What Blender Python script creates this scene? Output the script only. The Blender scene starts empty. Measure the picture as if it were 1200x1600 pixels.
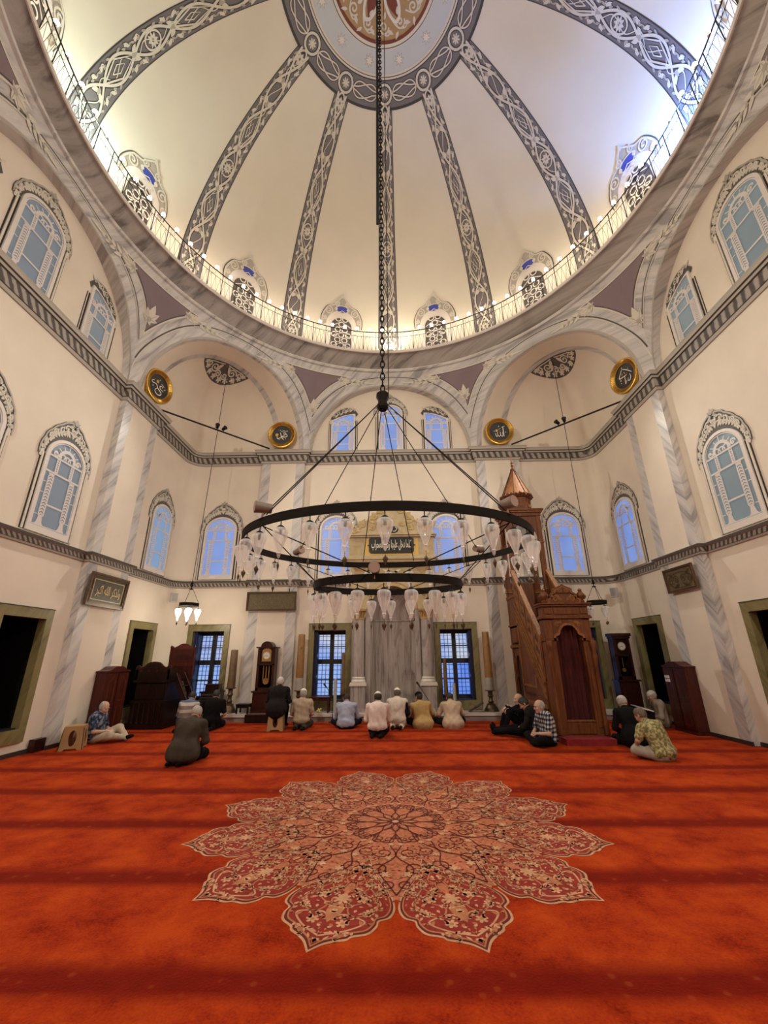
import bpy, math, random
import numpy as np
from math import sin, cos, pi, radians, sqrt, atan2, tan
from mathutils import Vector, Matrix
from mathutils.geometry import tessellate_polygon

SC = bpy.context.scene
COL = SC.collection
R = random.Random(7)

# ------------------------------------------------------------------ materials
MATS = {}
def _nt(name):
    m = bpy.data.materials.new(name); m.use_nodes = True
    nt = m.node_tree; nt.nodes.clear()
    o = nt.nodes.new('ShaderNodeOutputMaterial'); p = nt.nodes.new('ShaderNodeBsdfPrincipled')
    nt.links.new(p.outputs[0], o.inputs[0])
    MATS[name] = m
    return m, nt, p, o
def _coord(nt, sc=(1, 1, 1), rot=(0, 0, 0)):
    g = nt.nodes.new('ShaderNodeNewGeometry'); mp = nt.nodes.new('ShaderNodeMapping')
    mp.inputs['Scale'].default_value = sc; mp.inputs['Rotation'].default_value = rot
    nt.links.new(g.outputs['Position'], mp.inputs[0]); return mp.outputs[0]
def _ramp(nt, src, stops):
    r = nt.nodes.new('ShaderNodeValToRGB'); e = r.color_ramp.elements
    while len(e) < len(stops): e.new(0.5)
    for k, (p, c) in enumerate(stops): e[k].position = p; e[k].color = (*c, 1)
    nt.links.new(src, r.inputs[0]); return r.outputs[0]
def mat(name, col, rough=.6, metal=0, var=.0, scale=3.0, emit=None, es=0, spec=.5, bump=0, bscale=40, sheen=0, sc3=None):
    m, nt, p, o = _nt(name)
    p.inputs['Base Color'].default_value = (*col, 1); p.inputs['Roughness'].default_value = rough
    p.inputs['Metallic'].default_value = metal
    p.inputs['Specular IOR Level'].default_value = spec
    if sheen: p.inputs['Sheen Weight'].default_value = sheen
    if var:
        n = nt.nodes.new('ShaderNodeTexNoise'); n.inputs['Scale'].default_value = scale; n.inputs['Detail'].default_value = 5
        nt.links.new(_coord(nt, sc3 or (1, 1, 1)), n.inputs['Vector'])
        a = tuple(max(0, c * (1 - var)) for c in col); b = tuple(min(1, c * (1 + var)) for c in col)
        nt.links.new(_ramp(nt, n.outputs[0], [(.3, a), (.7, b)]), p.inputs['Base Color'])
    if bump:
        n = nt.nodes.new('ShaderNodeTexNoise'); n.inputs['Scale'].default_value = bscale
        b = nt.nodes.new('ShaderNodeBump'); b.inputs['Strength'].default_value = bump; b.inputs['Distance'].default_value = .02
        nt.links.new(_coord(nt), n.inputs['Vector']); nt.links.new(n.outputs[0], b.inputs['Height']); nt.links.new(b.outputs[0], p.inputs['Normal'])
    if emit:
        p.inputs['Emission Color'].default_value = (*emit, 1); p.inputs['Emission Strength'].default_value = es
    return m
def marble(name, base, vein, sc3, rot, scale=1.6, dist=5.0, lo=.35, hi=.75, rough=.45):
    m, nt, p, o = _nt(name)
    w = nt.nodes.new('ShaderNodeTexWave'); w.wave_type = 'BANDS'; w.bands_direction = 'Z'
    w.inputs['Scale'].default_value = scale; w.inputs['Distortion'].default_value = dist
    w.inputs['Detail'].default_value = 4; w.inputs['Detail Scale'].default_value = 1.3
    nt.links.new(_coord(nt, sc3, rot), w.inputs['Vector'])
    n = nt.nodes.new('ShaderNodeTexNoise'); n.inputs['Scale'].default_value = 1.7; n.inputs['Detail'].default_value = 6
    nt.links.new(_coord(nt, (1, 1, 1)), n.inputs['Vector'])
    mx = nt.nodes.new('ShaderNodeMath'); mx.operation = 'MULTIPLY'
    nt.links.new(w.outputs['Fac'], mx.inputs[0]); nt.links.new(n.outputs[0], mx.inputs[1])
    c = _ramp(nt, mx.outputs[0], [(lo * .5, base), (hi * .75, vein)])
    nt.links.new(c, p.inputs['Base Color']); p.inputs['Roughness'].default_value = rough
    return m
def marble2(name, base, vein, k, stretch, rough=.45, upright=False):
    """fine streaks running aslant (or upright) over walls of either direction"""
    m, nt, p, o = _nt(name); L = nt.links.new
    g = nt.nodes.new('ShaderNodeNewGeometry'); s = nt.nodes.new('ShaderNodeSeparateXYZ'); L(g.outputs['Position'], s.inputs[0])
    def mt(op, a, b):
        q = nt.nodes.new('ShaderNodeMath'); q.operation = op
        for i, v in enumerate((a, b)):
            if isinstance(v, (int, float)): q.inputs[i].default_value = v
            else: L(v, q.inputs[i])
        return q.outputs[0]
    h = mt('ADD', s.outputs[0], mt('MULTIPLY', s.outputs[1], 1.0))
    c = nt.nodes.new('ShaderNodeCombineXYZ')
    zz = mt('MULTIPLY', s.outputs[2], 0.0 if upright else .75)
    L(mt('MULTIPLY', mt('SUBTRACT', h, zz), k), c.inputs[0]); L(mt('MULTIPLY', mt('ADD', s.outputs[2], h if not upright else 0.0), k * stretch), c.inputs[1])
    n = nt.nodes.new('ShaderNodeTexNoise'); n.inputs['Scale'].default_value = 1.0; n.inputs['Detail'].default_value = 7; n.inputs['Roughness'].default_value = .62; n.inputs['Distortion'].default_value = .8
    L(c.outputs[0], n.inputs['Vector'])
    L(_ramp(nt, n.outputs[0], [(.36, vein), (.47, tuple((a * .65 + b * .35) for a, b in zip(base, vein))), (.6, base)]), p.inputs['Base Color'])
    p.inputs['Roughness'].default_value = rough
    return m
def wood(name, col, dark, rough=.4, sc3=(9, 9, 1.0), scale=2.5, rot=(0, 0, 0)):
    m, nt, p, o = _nt(name)
    n = nt.nodes.new('ShaderNodeTexNoise'); n.inputs['Scale'].default_value = scale; n.inputs['Detail'].default_value = 6
    n.inputs['Distortion'].default_value = .6
    nt.links.new(_coord(nt, sc3, rot), n.inputs['Vector'])
    nt.links.new(_ramp(nt, n.outputs[0], [(.3, dark), (.65, col)]), p.inputs['Base Color']); p.inputs['Specular IOR Level'].default_value = .3
    p.inputs['Roughness'].default_value = rough
    return m
def clear_glass(name, tint, fac, rough=.08, tex=0):
    m, nt, p, o = _nt(name)
    p.inputs['Base Color'].default_value = (*tint, 1); p.inputs['Roughness'].default_value = rough
    t = nt.nodes.new('ShaderNodeBsdfTransparent'); x = nt.nodes.new('ShaderNodeMixShader')
    lw = nt.nodes.new('ShaderNodeLayerWeight'); lw.inputs[0].default_value = .35
    mr = nt.nodes.new('ShaderNodeMapRange'); mr.inputs[3].default_value = fac; mr.inputs[4].default_value = min(1, fac + .6)
    nt.links.new(lw.outputs['Facing'], mr.inputs[0]); nt.links.new(mr.outputs[0], x.inputs[0])
    nt.links.new(t.outputs[0], x.inputs[1]); nt.links.new(p.outputs[0], x.inputs[2]); nt.links.new(x.outputs[0], o.inputs[0])
    return m
def pane_mat(name, c1, c2, strength, base=(.10, .12, .15), rough=.35):
    m, nt, p, o = _nt(name)
    n = nt.nodes.new('ShaderNodeTexNoise'); n.inputs['Scale'].default_value = .8; n.inputs['Detail'].default_value = 2
    nt.links.new(_coord(nt), n.inputs['Vector'])
    nt.links.new(_ramp(nt, n.outputs[0], [(.35, c1), (.65, c2)]), p.inputs['Emission Color'])
    p.inputs['Emission Strength'].default_value = strength
    p.inputs['Base Color'].default_value = (*base, 1); p.inputs['Roughness'].default_value = rough
    return m

# ------------------------------------------------------------------ mesh builder
class MB:
    def __init__(s, M=None):
        s.v = []; s.f = []; s.m = []; s.sm = []; s.mats = []; s.M = M or Matrix(); s.cur = 0; s.smooth = False
    def use(s, name, smooth=None):
        if name not in s.mats: s.mats.append(name)
        s.cur = s.mats.index(name)
        if smooth is not None: s.smooth = smooth
        return s
    def pts(s, P):
        n = len(s.v); M = s.M
        s.v.extend([tuple(M @ Vector(p)) for p in P]); return n
    def face(s, idx, smooth=None):
        s.f.append(tuple(idx)); s.m.append(s.cur); s.sm.append(s.smooth if smooth is None else smooth)
    def poly(s, P):
        n = s.pts(P); s.face(range(n, n + len(P)))
    def box(s, a, b, bev=0.0):
        x0, y0, z0 = [min(a[i], b[i]) for i in range(3)]; x1, y1, z1 = [max(a[i], b[i]) for i in range(3)]
        if bev <= 0:
            n = s.pts([(x0, y0, z0), (x1, y0, z0), (x1, y1, z0), (x0, y1, z0), (x0, y0, z1), (x1, y0, z1), (x1, y1, z1), (x0, y1, z1)])
            for q in ((0, 3, 2, 1), (4, 5, 6, 7), (0, 1, 5, 4), (1, 2, 6, 5), (2, 3, 7, 6), (3, 0, 4, 7)): s.face([n + i for i in q], False)
            return
        e = min(bev, (x1 - x0) * .45, (y1 - y0) * .45, (z1 - z0) * .45)
        s.prism([(x0 + e, y0), (x1 - e, y0), (x1, y0 + e), (x1, y1 - e), (x1 - e, y1), (x0 + e, y1), (x0, y1 - e), (x0, y0 + e)], z0, z1)
    def prism(s, P, z0, z1, axis='z'):
        """extrude a 2D outline (convex or not) between z0 and z1 along an axis; axis y: (u,v)->(u,.,v); axis x: (u,v)->(.,u,v)"""
        def mp(p, z):
            return (p[0], p[1], z) if axis == 'z' else ((p[0], z, p[1]) if axis == 'y' else (z, p[0], p[1]))
        k = len(P); n = s.pts([mp(p, z0) for p in P] + [mp(p, z1) for p in P])
        sm = s.smooth
        for i in range(k): s.face((n + i, n + (i + 1) % k, n + k + (i + 1) % k, n + k + i), sm)
        tri = tessellate_polygon([[Vector((p[0], p[1], 0)) for p in P]])
        for t in tri:
            s.face([n + i for i in t], False); s.face([n + k + i for i in reversed(t)], False)
    def lathe(s, prof, c=(0, 0, 0), seg=24, a0=0, a1=2 * pi, sx=1, sy=1, sm=True):
        full = abs(a1 - a0 - 2 * pi) < 1e-6; k = seg if full else seg + 1
        n = s.pts([(c[0] + r * cos(a0 + (a1 - a0) * j / seg) * sx, c[1] + r * sin(a0 + (a1 - a0) * j / seg) * sy, c[2] + z) for r, z in prof for j in range(k)])
        for i in range(len(prof) - 1):
            for j in range(seg):
                a, b = n + i * k + j, n + i * k + (j + 1) % k
                s.face((a, b, b + k, a + k), sm)
        for i, fl in ((0, True), (len(prof) - 1, False)):
            if full and prof[0] != prof[-1] and prof[i][0] > 1e-6 and prof[i][0] < 1.2:
                q = [n + i * k + j for j in range(k)]; s.face(q[::-1] if fl else q, False)
    def tube(s, P, r, seg=8, closed=False, caps=True):
        P = [Vector(p) for p in P]; k = len(P)
        rr = r if isinstance(r, (list, tuple)) else [r] * k
        up = None; n0 = len(s.v)
        for i in range(k):
            d = (P[(i + 1) % k] - P[i - 1]) if closed else (P[min(i + 1, k - 1)] - P[max(i - 1, 0)])
            if d.length < 1e-9: d = Vector((0, 0, 1))
            d.normalize()
            if up is None: up = Vector((0, 0, 1)) if abs(d.z) < .9 else Vector((1, 0, 0))
            a = d.cross(up); a.normalize(); b = a.cross(d); up = b
            s.pts([P[i] + (a * cos(2 * pi * j / seg) + b * sin(2 * pi * j / seg)) * rr[i] for j in range(seg)])
        for i in range(k if closed else k - 1):
            for j in range(seg):
                a = n0 + i * seg + j; b = n0 + i * seg + (j + 1) % seg
                c = n0 + ((i + 1) % k) * seg + (j + 1) % seg; d = n0 + ((i + 1) % k) * seg + j
                s.face((a, d, c, b), True)
        if caps and not closed:
            s.face([n0 + j for j in range(seg)], False); s.face([n0 + (k - 1) * seg + j for j in reversed(range(seg))], False)
    def grid(s, G, sm=True, flip=False):
        h, w = len(G), len(G[0]); n = s.pts([p for row in G for p in row])
        for i in range(h - 1):
            for j in range(w - 1):
                q = (n + i * w + j, n + i * w + j + 1, n + (i + 1) * w + j + 1, n + (i + 1) * w + j)
                s.face(q[::-1] if flip else q, sm)
    def sphere(s, c, r, seg=12, rings=8, sx=1, sy=1, sz=1):
        s.lathe([(max(1e-5, r * sin(pi * i / rings)), -r * cos(pi * i / rings) * sz) for i in range(rings + 1)], c, seg, sx=sx, sy=sy)
    def items(s, it, mp, h0=0.0, fine=0):
        """2D strokes and fills mapped by mp(u,v,h)"""
        for q in it:
            if q[0] == 's':
                _, P, w, m, h = q; s.use(m); L, Rr = offset2(P, w); k = len(P)
                n = s.pts([mp(*p, h0 + h) for p in L] + [mp(*p, h0 + h) for p in Rr])
                for i in range(k - 1): s.face((n + i, n + k + i, n + k + i + 1, n + i + 1), False)
            else:
                _, P, m, h = q; s.use(m)
                if fine:
                    T = [[P[i] for i in t] for t in tessellate_polygon([[Vector((p[0], p[1], 0)) for p in P]])]
                    while T:
                        t = T.pop(); e = [sqrt((t[i][0] - t[i - 2][0]) ** 2 + (t[i][1] - t[i - 2][1]) ** 2) for i in range(3)]; k = max(range(3), key=lambda i: e[i])
                        if e[k] > fine:
                            a, c, d = t[k], t[k - 2], t[k - 1]; m_ = ((a[0] + c[0]) / 2, (a[1] + c[1]) / 2); T += [[a, m_, d], [m_, c, d]]
                        else: s.poly([mp(*p, h0 + h) for p in t])
                    continue
                n = s.pts([mp(*p, h0 + h) for p in P])
                for t in tessellate_polygon([[Vector((p[0], p[1], 0)) for p in P]]): s.face([n + i for i in t], False)
    def build(s, name, parent=None, loc=None, angle=40):
        me = bpy.data.meshes.new(name)
        me.from_pydata(s.v, [], s.f)
        for m in s.mats: me.materials.append(MATS[m])
        me.polygons.foreach_set('material_index', s.m)
        me.polygons.foreach_set('use_smooth', s.sm)
        if any(s.sm): me.set_sharp_from_angle(angle=radians(angle))
        me.update()
        o = bpy.data.objects.new(name, me); COL.objects.link(o)
        if loc is not None: o.location = loc
        if parent is not None: o.parent = parent
        return o

def offset2(P, w):
    k = len(P); L = []; Q = []
    ws = w if isinstance(w, (list, tuple)) else None
    for i in range(k):
        a = P[max(0, i - 1)]; b = P[min(k - 1, i + 1)]
        dx, dy = b[0] - a[0], b[1] - a[1]; l = sqrt(dx * dx + dy * dy) or 1
        hw = (ws[i] if ws else w) / 2
        L.append((P[i][0] - dy / l * hw, P[i][1] + dx / l * hw)); Q.append((P[i][0] + dy / l * hw, P[i][1] - dx / l * hw))
    return L, Q

# ------------------------------------------------------------------ 2D motifs
def S(P, w, m, h=0.0): return ('s', P, w, m, h)
def F(P, m, h=0.0): return ('f', P, m, h)
def arc(cx, cy, r, a0, a1, n=12, ry=None):
    ry = ry or r
    return [(cx + r * cos(a0 + (a1 - a0) * i / n), cy + ry * sin(a0 + (a1 - a0) * i / n)) for i in range(n + 1)]
def circle(cx, cy, r, n=16): return arc(cx, cy, r, 0, 2 * pi, n)
def disc(cx, cy, r, n=14): return arc(cx, cy, r, 0, 2 * pi, n)[:-1]
def spiral(cx, cy, r, a0, turns, n=18, r1=.12):
    return [(cx + (r * (1 - t) + r * r1 * t) * cos(a0 + turns * 2 * pi * t), cy + (r * (1 - t) + r * r1 * t) * sin(a0 + turns * 2 * pi * t)) for t in [i / n for i in range(n + 1)]]
def bez(P, n=10):
    """smooth curve through points (Catmull-Rom)"""
    out = []; k = len(P)
    for i in range(k - 1):
        p0, p1, p2, p3 = P[max(0, i - 1)], P[i], P[i + 1], P[min(k - 1, i + 2)]
        for j in range(n):
            t = j / n
            out.append(tuple(.5 * (2 * p1[c] + (p2[c] - p0[c]) * t + (2 * p0[c] - 5 * p1[c] + 4 * p2[c] - p3[c]) * t * t + (3 * p1[c] - p0[c] - 3 * p2[c] + p3[c]) * t ** 3) for c in (0, 1)))
    out.append(tuple(P[-1])); return out
def leaf(cx, cy, a, l, w, n=6):
    P = [(l * i / n, w * .5 * sin(pi * (i / n) ** .75)) for i in range(n + 1)] + [(l * i / n, -w * .5 * sin(pi * (i / n) ** .75)) for i in range(n - 1, 0, -1)]
    return [(cx + x * cos(a) - y * sin(a), cy + x * sin(a) + y * cos(a)) for x, y in P]
def rosette(cx, cy, r, k, d=.45):
    P = []
    for i in range(k * 4):
        a = 2 * pi * i / (k * 4); q = r * (d + (1 - d) * abs(cos(a * k / 2)) ** .6); P.append((cx + q * cos(a), cy + q * sin(a)))
    return P
def xf(it, sx=1, sy=1, a=0, tx=0, ty=0):
    out = []
    for q in it:
        P = []
        for p in q[1]:
            x, y = p[0] * sx, p[1] * sy; P.append((x * cos(a) - y * sin(a) + tx, x * sin(a) + y * cos(a) + ty))
        k = sqrt(abs(sx * sy))
        out.append(('s', P, [w * k for w in q[2]] if isinstance(q[2], (list, tuple)) else q[2] * k, q[3], q[4]) if q[0] == 's' else ('f', P, q[2], q[3]))
    return out
def mirror(it): return it + xf(it, -1, 1)

# ------------------------------------------------------------------ object helpers
def struct(o): o['kind'] = 'structure'; return o
def tag(o, label, cat, group=None, kind=None):
    o['label'] = label; o['category'] = cat
    if group: o['group'] = group
    if kind: o['kind'] = kind
    return o
def empty(name, loc=(0, 0, 0), rz=0):
    o = bpy.data.objects.new(name, None); COL.objects.link(o); o.location = loc; o.rotation_euler = (0, 0, rz)
    o.empty_display_size = .1
    return o
def copy_tree(o, parent=None):
    c = o.copy(); COL.objects.link(c)
    if parent is not None: c.parent = parent
    for ch in list(o.children): copy_tree(ch, c)
    return c
def set_mat(o, slot, m):
    o.material_slots[slot].link = 'OBJECT'; o.material_slots[slot].material = MATS[m]

# Arabic lettering (joined forms laid out right to left)
_AR = {'ا': 0xfe8d, 'ب': 0xfe8f, 'ت': 0xfe95, 'ث': 0xfe99, 'ج': 0xfe9d, 'ح': 0xfea1, 'خ': 0xfea5, 'د': 0xfea9, 'ذ': 0xfeab, 'ر': 0xfead, 'ز': 0xfeaf,
       'س': 0xfeb1, 'ش': 0xfeb5, 'ص': 0xfeb9, 'ط': 0xfec1, 'ع': 0xfec9, 'غ': 0xfecd, 'ف': 0xfed1, 'ق': 0xfed5, 'ك': 0xfed9, 'ل': 0xfedd, 'م': 0xfee1,
       'ن': 0xfee5, 'ه': 0xfee9, 'و': 0xfeed, 'ي': 0xfef1}
_NOJ = set('ادذرزو')
def shape_ar(t):
    out = []
    for i, c in enumerate(t):
        if c == ' ': out.append(' '); continue
        pv = i > 0 and t[i - 1] != ' ' and t[i - 1] not in _NOJ
        nx = i + 1 < len(t) and t[i + 1] != ' ' and c not in _NOJ
        b = _AR[c]
        out.append(chr(b + (1 if pv and not nx else 3 if pv and nx else 2 if nx else 0) if c not in _NOJ else b + (1 if pv else 0)))
    return ''.join(reversed(out))
def lettering(t, w, h, name, mname, parent, M, shaped=True, depth=.004, slant=0):
    """text made into a mesh fitted to w x h, in the plane (x right, y up) of matrix M"""
    c = bpy.data.curves.new('lettering', 'FONT'); c.body = shape_ar(t) if shaped else t; c.extrude = .02; c.offset = .012
    o = bpy.data.objects.new('lettering', c); COL.objects.link(o)
    dg = bpy.context.evaluated_depsgraph_get(); dg.update()
    me = bpy.data.meshes.new_from_object(o.evaluated_get(dg)); bpy.data.objects.remove(o)
    V = np.array([v.co for v in me.vertices])
    lo, hi = V.min(0), V.max(0); V = (V - (lo + hi) / 2) / (hi - lo)
    me.vertices.foreach_set('co', np.array([M @ Vector((x * w + slant * y * h, y * h, z * depth)) for x, y, z in V]).ravel())
    me.materials.clear(); me.materials.append(MATS[mname]); me.name = name; me.update()
    ob = bpy.data.objects.new(name, me); COL.objects.link(ob)
    if parent: ob.parent = parent
    return ob
# ------------------------------------------------------------------ palette
mat('plaster', (.73, .645, .53), .75, var=.04, scale=1.5)
mat('dome_plaster', (.70, .645, .535), .75, var=.03, scale=.8)
marble2('marble', (.60, .565, .535), (.30, .28, .275), 4.0, .12)
marble2('cove_marble', (.35, .30, .27), (.115, .09, .08), 2.2, .14)
marble2('olive_marble', (.23, .195, .085), (.15, .125, .05), 5, .15, .35)
marble2('mihrab_marble', (.44, .39, .355), (.20, .165, .15), 9, .10, .35, True)
mat('cream_trim', (.66, .60, .50), .6)
mat('white_trim', (.70, .645, .59), .5)
mat('tracery', (.68, .62, .585), .5)
mat('crest_ground', (.10, .088, .078), .7)
mat('ornament_light', (.63, .58, .49), .6)
mat('ornament_mid', (.40, .36, .30), .6)
mat('ornament_dark', (.085, .075, .068), .7)
mat('rib_gray', (.165, .148, .152), .6)
mat('rib_edge', (.05, .045, .045), .6)
mat('purple', (.20, .145, .155), .6, var=.06, scale=1.0)
mat('royal_blue', (.05, .07, .35), .5)
mat('pale_blue', (.53, .545, .545), .5)
mat('ochre', (.40, .255, .12), .5)
mat('red_brown', (.17, .045, .025), .5)
mat('black_line', (.02, .015, .015), .6)
mat('gold', (.58, .35, .075), .32, metal=.85, var=.25, scale=30)
mat('black_panel', (.012, .012, .012), .35)
mat('cream_letter', (.80, .74, .60), .5)
mat('iron', (.010, .007, .005), .8, spec=.2)
mat('steel_dark', (.012, .012, .013), .6, spec=.25)
mat('bulb_glow', (1, .95, .85), .4, emit=(1.0, .84, .64), es=58)
mat('corner_glow', (1, .97, .9), .4, emit=(1.0, .88, .70), es=14)
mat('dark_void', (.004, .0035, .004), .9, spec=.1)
mat('baseboard', (.035, .026, .022), .5)
mat('plinth_white', (.62, .575, .51), .4, var=.05)
mat('plinth_gray', (.27, .25, .235), .5, var=.1)
pane_mat('pane_back', (.17, .30, .78), (.24, .41, .92), .68)
pane_mat('pane_left', (.19, .23, .265), (.23, .275, .31), .42)
pane_mat('pane_right', (.21, .27, .265), (.25, .33, .33), .42)
pane_mat('pane_bay', (.19, .36, .62), (.24, .42, .72), .6)
pane_mat('street_view', (.12, .26, .85), (.34, .50, .90), .95, (.05, .05, .06), .15)
pane_mat('street_view_high', (.55, .60, .75), (.22, .38, .90), .95, (.05, .05, .06), .15)
mat('navy_shutter', (.012, .018, .075), .35)
mat('window_bar', (.012, .010, .012), .5)

# cornice band: slanted leaf pattern running along the moulding
def leaf_band(name, k):
    m, nt, p, o = _nt(name)
    w = nt.nodes.new('ShaderNodeTexWave'); w.wave_type = 'BANDS'; w.bands_direction = 'DIAGONAL'
    w.inputs['Scale'].default_value = k; w.inputs['Distortion'].default_value = 1.2; w.inputs['Detail Scale'].default_value = 3
    nt.links.new(_coord(nt, (1, 1, .8)), w.inputs['Vector'])
    nt.links.new(_ramp(nt, w.outputs['Fac'], [(.25, (.07, .058, .05)), (.75, (.36, .325, .275))]), p.inputs['Base Color'])
    p.inputs['Roughness'].default_value = .6
leaf_band('leaf_band', 3.2)
leaf_band('leaf_band_small', 5.5)
mat('cornice_gray', (.33, .295, .26), .6, var=.12, scale=4)

# carpet: orange red pile in prayer rows with darker soft-edged bands
def carpet():
    m, nt, p, o = _nt('carpet')
    L = nt.links.new
    g = nt.nodes.new('ShaderNodeNewGeometry'); sx = nt.nodes.new('ShaderNodeSeparateXYZ'); L(g.outputs['Position'], sx.inputs[0])
    n = nt.nodes.new('ShaderNodeTexNoise'); n.inputs['Scale'].default_value = 2.2; n.inputs['Detail'].default_value = 8; n.inputs['Roughness'].default_value = .7
    L(g.outputs['Position'], n.inputs['Vector'])
    n2 = nt.nodes.new('ShaderNodeTexNoise'); n2.inputs['Scale'].default_value = 60; n2.inputs['Detail'].default_value = 3
    L(g.outputs['Position'], n2.inputs['Vector'])
    # position inside one row of 1.1 m
    def math_(op, a, b=None):
        q = nt.nodes.new('ShaderNodeMath'); q.operation = op
        for i, v in enumerate((a, b)):
            if v is None: continue
            if isinstance(v, (int, float)): q.inputs[i].default_value = v
            else: L(v, q.inputs[i])
        return q.outputs[0]
    yy = math_('ADD', sx.outputs['Y'], math_('MULTIPLY', math_('SUBTRACT', n.outputs[0], .5), .07))
    fr = math_('FRACT', math_('DIVIDE', math_('ADD', yy, 22.0 + .95), 1.1))
    r = nt.nodes.new('ShaderNodeValToRGB'); e = r.color_ramp.elements
    st = [(0, 0), (.09, 1), (.20, 1), (.34, 0)]
    while len(e) < 4: e.new(.5)
    for k, (a, b) in enumerate(st): e[k].position = a; e[k].color = (b, b, b, 1)
    L(fr, r.inputs[0])
    base = _ramp(nt, math_('ADD', math_('MULTIPLY', n.outputs[0], .75), math_('MULTIPLY', n2.outputs[0], .25)),
                 [(.36, (.155, .0055, .001)), (.47, (.30, .023, .003)), (.60, (.41, .048, .005))])
    vor = nt.nodes.new('ShaderNodeTexVoronoi'); vor.inputs['Scale'].default_value = 9
    L(g.outputs['Position'], vor.inputs['Vector'])
    fl = _ramp(nt, vor.outputs['Distance'], [(.12, (.21, .026, .006)), (.22, (.165, .006, .0015)), (.8, (.14, .0045, .001))])
    mx = nt.nodes.new('ShaderNodeMix'); mx.data_type = 'RGBA'
    L(r.outputs[0], mx.inputs[0]); L(base, mx.inputs[6]); L(fl, mx.inputs[7])
    L(mx.outputs[2], p.inputs['Base Color']); p.inputs['Roughness'].default_value = 1
    p.inputs['Specular IOR Level'].default_value = .1
    p.inputs['Sheen Weight'].default_value = .16; p.inputs['Sheen Roughness'].default_value = .4; p.inputs['Sheen Tint'].default_value = (1, .25, .05, 1)
    b = nt.nodes.new('ShaderNodeBump'); b.inputs['Strength'].default_value = .5; b.inputs['Distance'].default_value = .01
    L(n2.outputs[0], b.inputs['Height']); L(b.outputs[0], p.inputs['Normal'])
carpet()
mat('carpet_ground', (.23, .015, .006), 1, var=.25, scale=20)
mat('carpet_salmon', (.42, .13, .06), 1, var=.35, scale=26)
mat('carpet_cream', (.52, .27, .145), 1, var=.2, scale=14)
mat('carpet_tan', (.40, .15, .065), 1, var=.2, scale=14)
mat('carpet_maroon', (.10, .006, .004), 1)

# ------------------------------------------------------------------ setting: walls
HW = 6.82; PF = 6.67; FR = .5
WALL = {'back': 0.0, 'left': pi / 2, 'right': -pi / 2, 'front': pi}
def WM(w): return Matrix.Rotation(WALL[w], 4, 'Z')
TRIM = [0]; WIN = [0]; DOOR = [0]
def trim(o): TRIM[0] += 1; o.name = 'trim_%d' % TRIM[0]; return struct(o)

fl = MB(); fl.use('carpet')
fl.box((-HW, -HW, -.1), (HW, HW, 0)); floor = struct(fl.build('floor'))

OPEN = {'back': [-5.5, -1.86, 1.86, 5.5], 'left': [-1.8, 1.8, 5.62], 'right': [-5.62, -1.8, 1.8], 'front': []}
for w in WALL:
    b = MB(WM(w)); b.use('plaster')
    holes = [(c - .47, c + .47, .45, 2.38) for c in OPEN[w]]
    if w == 'back': holes.append((-.70, .70, .2, 3.9))
    E0 = HW - FR
    us = sorted({-E0, E0, -2.95, 2.95} | {h[i] for h in holes for i in (0, 1)}); zs = sorted({0, 8.3, 11.0} | {h[i] for h in holes for i in (2, 3)})
    for i in range(len(us) - 1):
        for j in range(len(zs) - 1):
            u, z = (us[i] + us[i + 1]) / 2, (zs[j] + zs[j + 1]) / 2
            if any(h[0] < u < h[1] and h[2] < z < h[3] for h in holes): continue
            if z > 8.3 and abs(u) > 2.95: continue
            b.poly([(us[i], HW, zs[j]), (us[i + 1], HW, zs[j]), (us[i + 1], HW, zs[j + 1]), (us[i], HW, zs[j + 1])])
    if w in ('back', 'front'):
        for sgn in (-1, 1):
            b.grid([[(sgn * (E0 + FR * cos(a)), E0 + FR * sin(a), z) for a in [pi / 2 * k / 8 for k in range(9)]] for z in (0, 8.3)])
    struct(b.build('wall_' + w))

# pilasters, each one a structure of its own: marble edge strips, plaster middle
for w in WALL:
    for sgn in (-1, 1):
        b = MB(WM(w)); u0, u1 = (2.9, 4.33) if sgn > 0 else (-4.33, -2.9)
        for a0, a1, m in ((u0, u0 + .29, 'marble'), (u0 + .29, u1 - .29, 'plaster'), (u1 - .29, u1, 'marble')):
            b.use(m); b.poly([(a0, PF, 0), (a1, PF, 0), (a1, PF, 7.95), (a0, PF, 7.95)])
        b.use('marble')
        for u in (u0, u1): b.poly([(u, PF, 0), (u, HW, 0), (u, HW, 7.95), (u, PF, 7.95)])
        trim(b.build('trim'))

def room_path():
    P = []
    for w in ('back', 'right', 'front', 'left'):
        M = WM(w); E0 = HW - FR
        L = [(-E0, HW), (-4.33, HW), (-4.33, PF), (-2.9, PF), (-2.9, HW), (2.9, HW), (2.9, PF), (4.33, PF), (4.33, HW), (E0, HW)]
        L += [(E0 + FR * cos(a), E0 + FR * sin(a)) for a in [pi / 2 * (1 - k / 6) for k in range(1, 6)]]
        P += [(M @ Vector((x, y, 0))).xy for x, y in L]
    return P
def sweep(prof, mats, P, name):
    b = MB(); k = len(P); rows = []
    for i in range(k):
        d0 = (P[i] - P[i - 1]).normalized(); d1 = (P[(i + 1) % k] - P[i]).normalized()
        n0 = Vector((d0.y, -d0.x)); n1 = Vector((d1.y, -d1.x)); n = (n0 + n1); n = n / max(.35, n.dot(n0)) if n.length > 1e-6 else n0
        rows.append([(P[i].x + n.x * d, P[i].y + n.y * d, z) for d, z in prof])
    for j in range(len(prof) - 1):
        b.use(mats[j])
        for i in range(k):
            a, c = rows[i], rows[(i + 1) % k]
            b.poly([a[j], c[j], c[j + 1], a[j + 1]])
    return trim(b.build(name))
RP = room_path()
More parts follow.
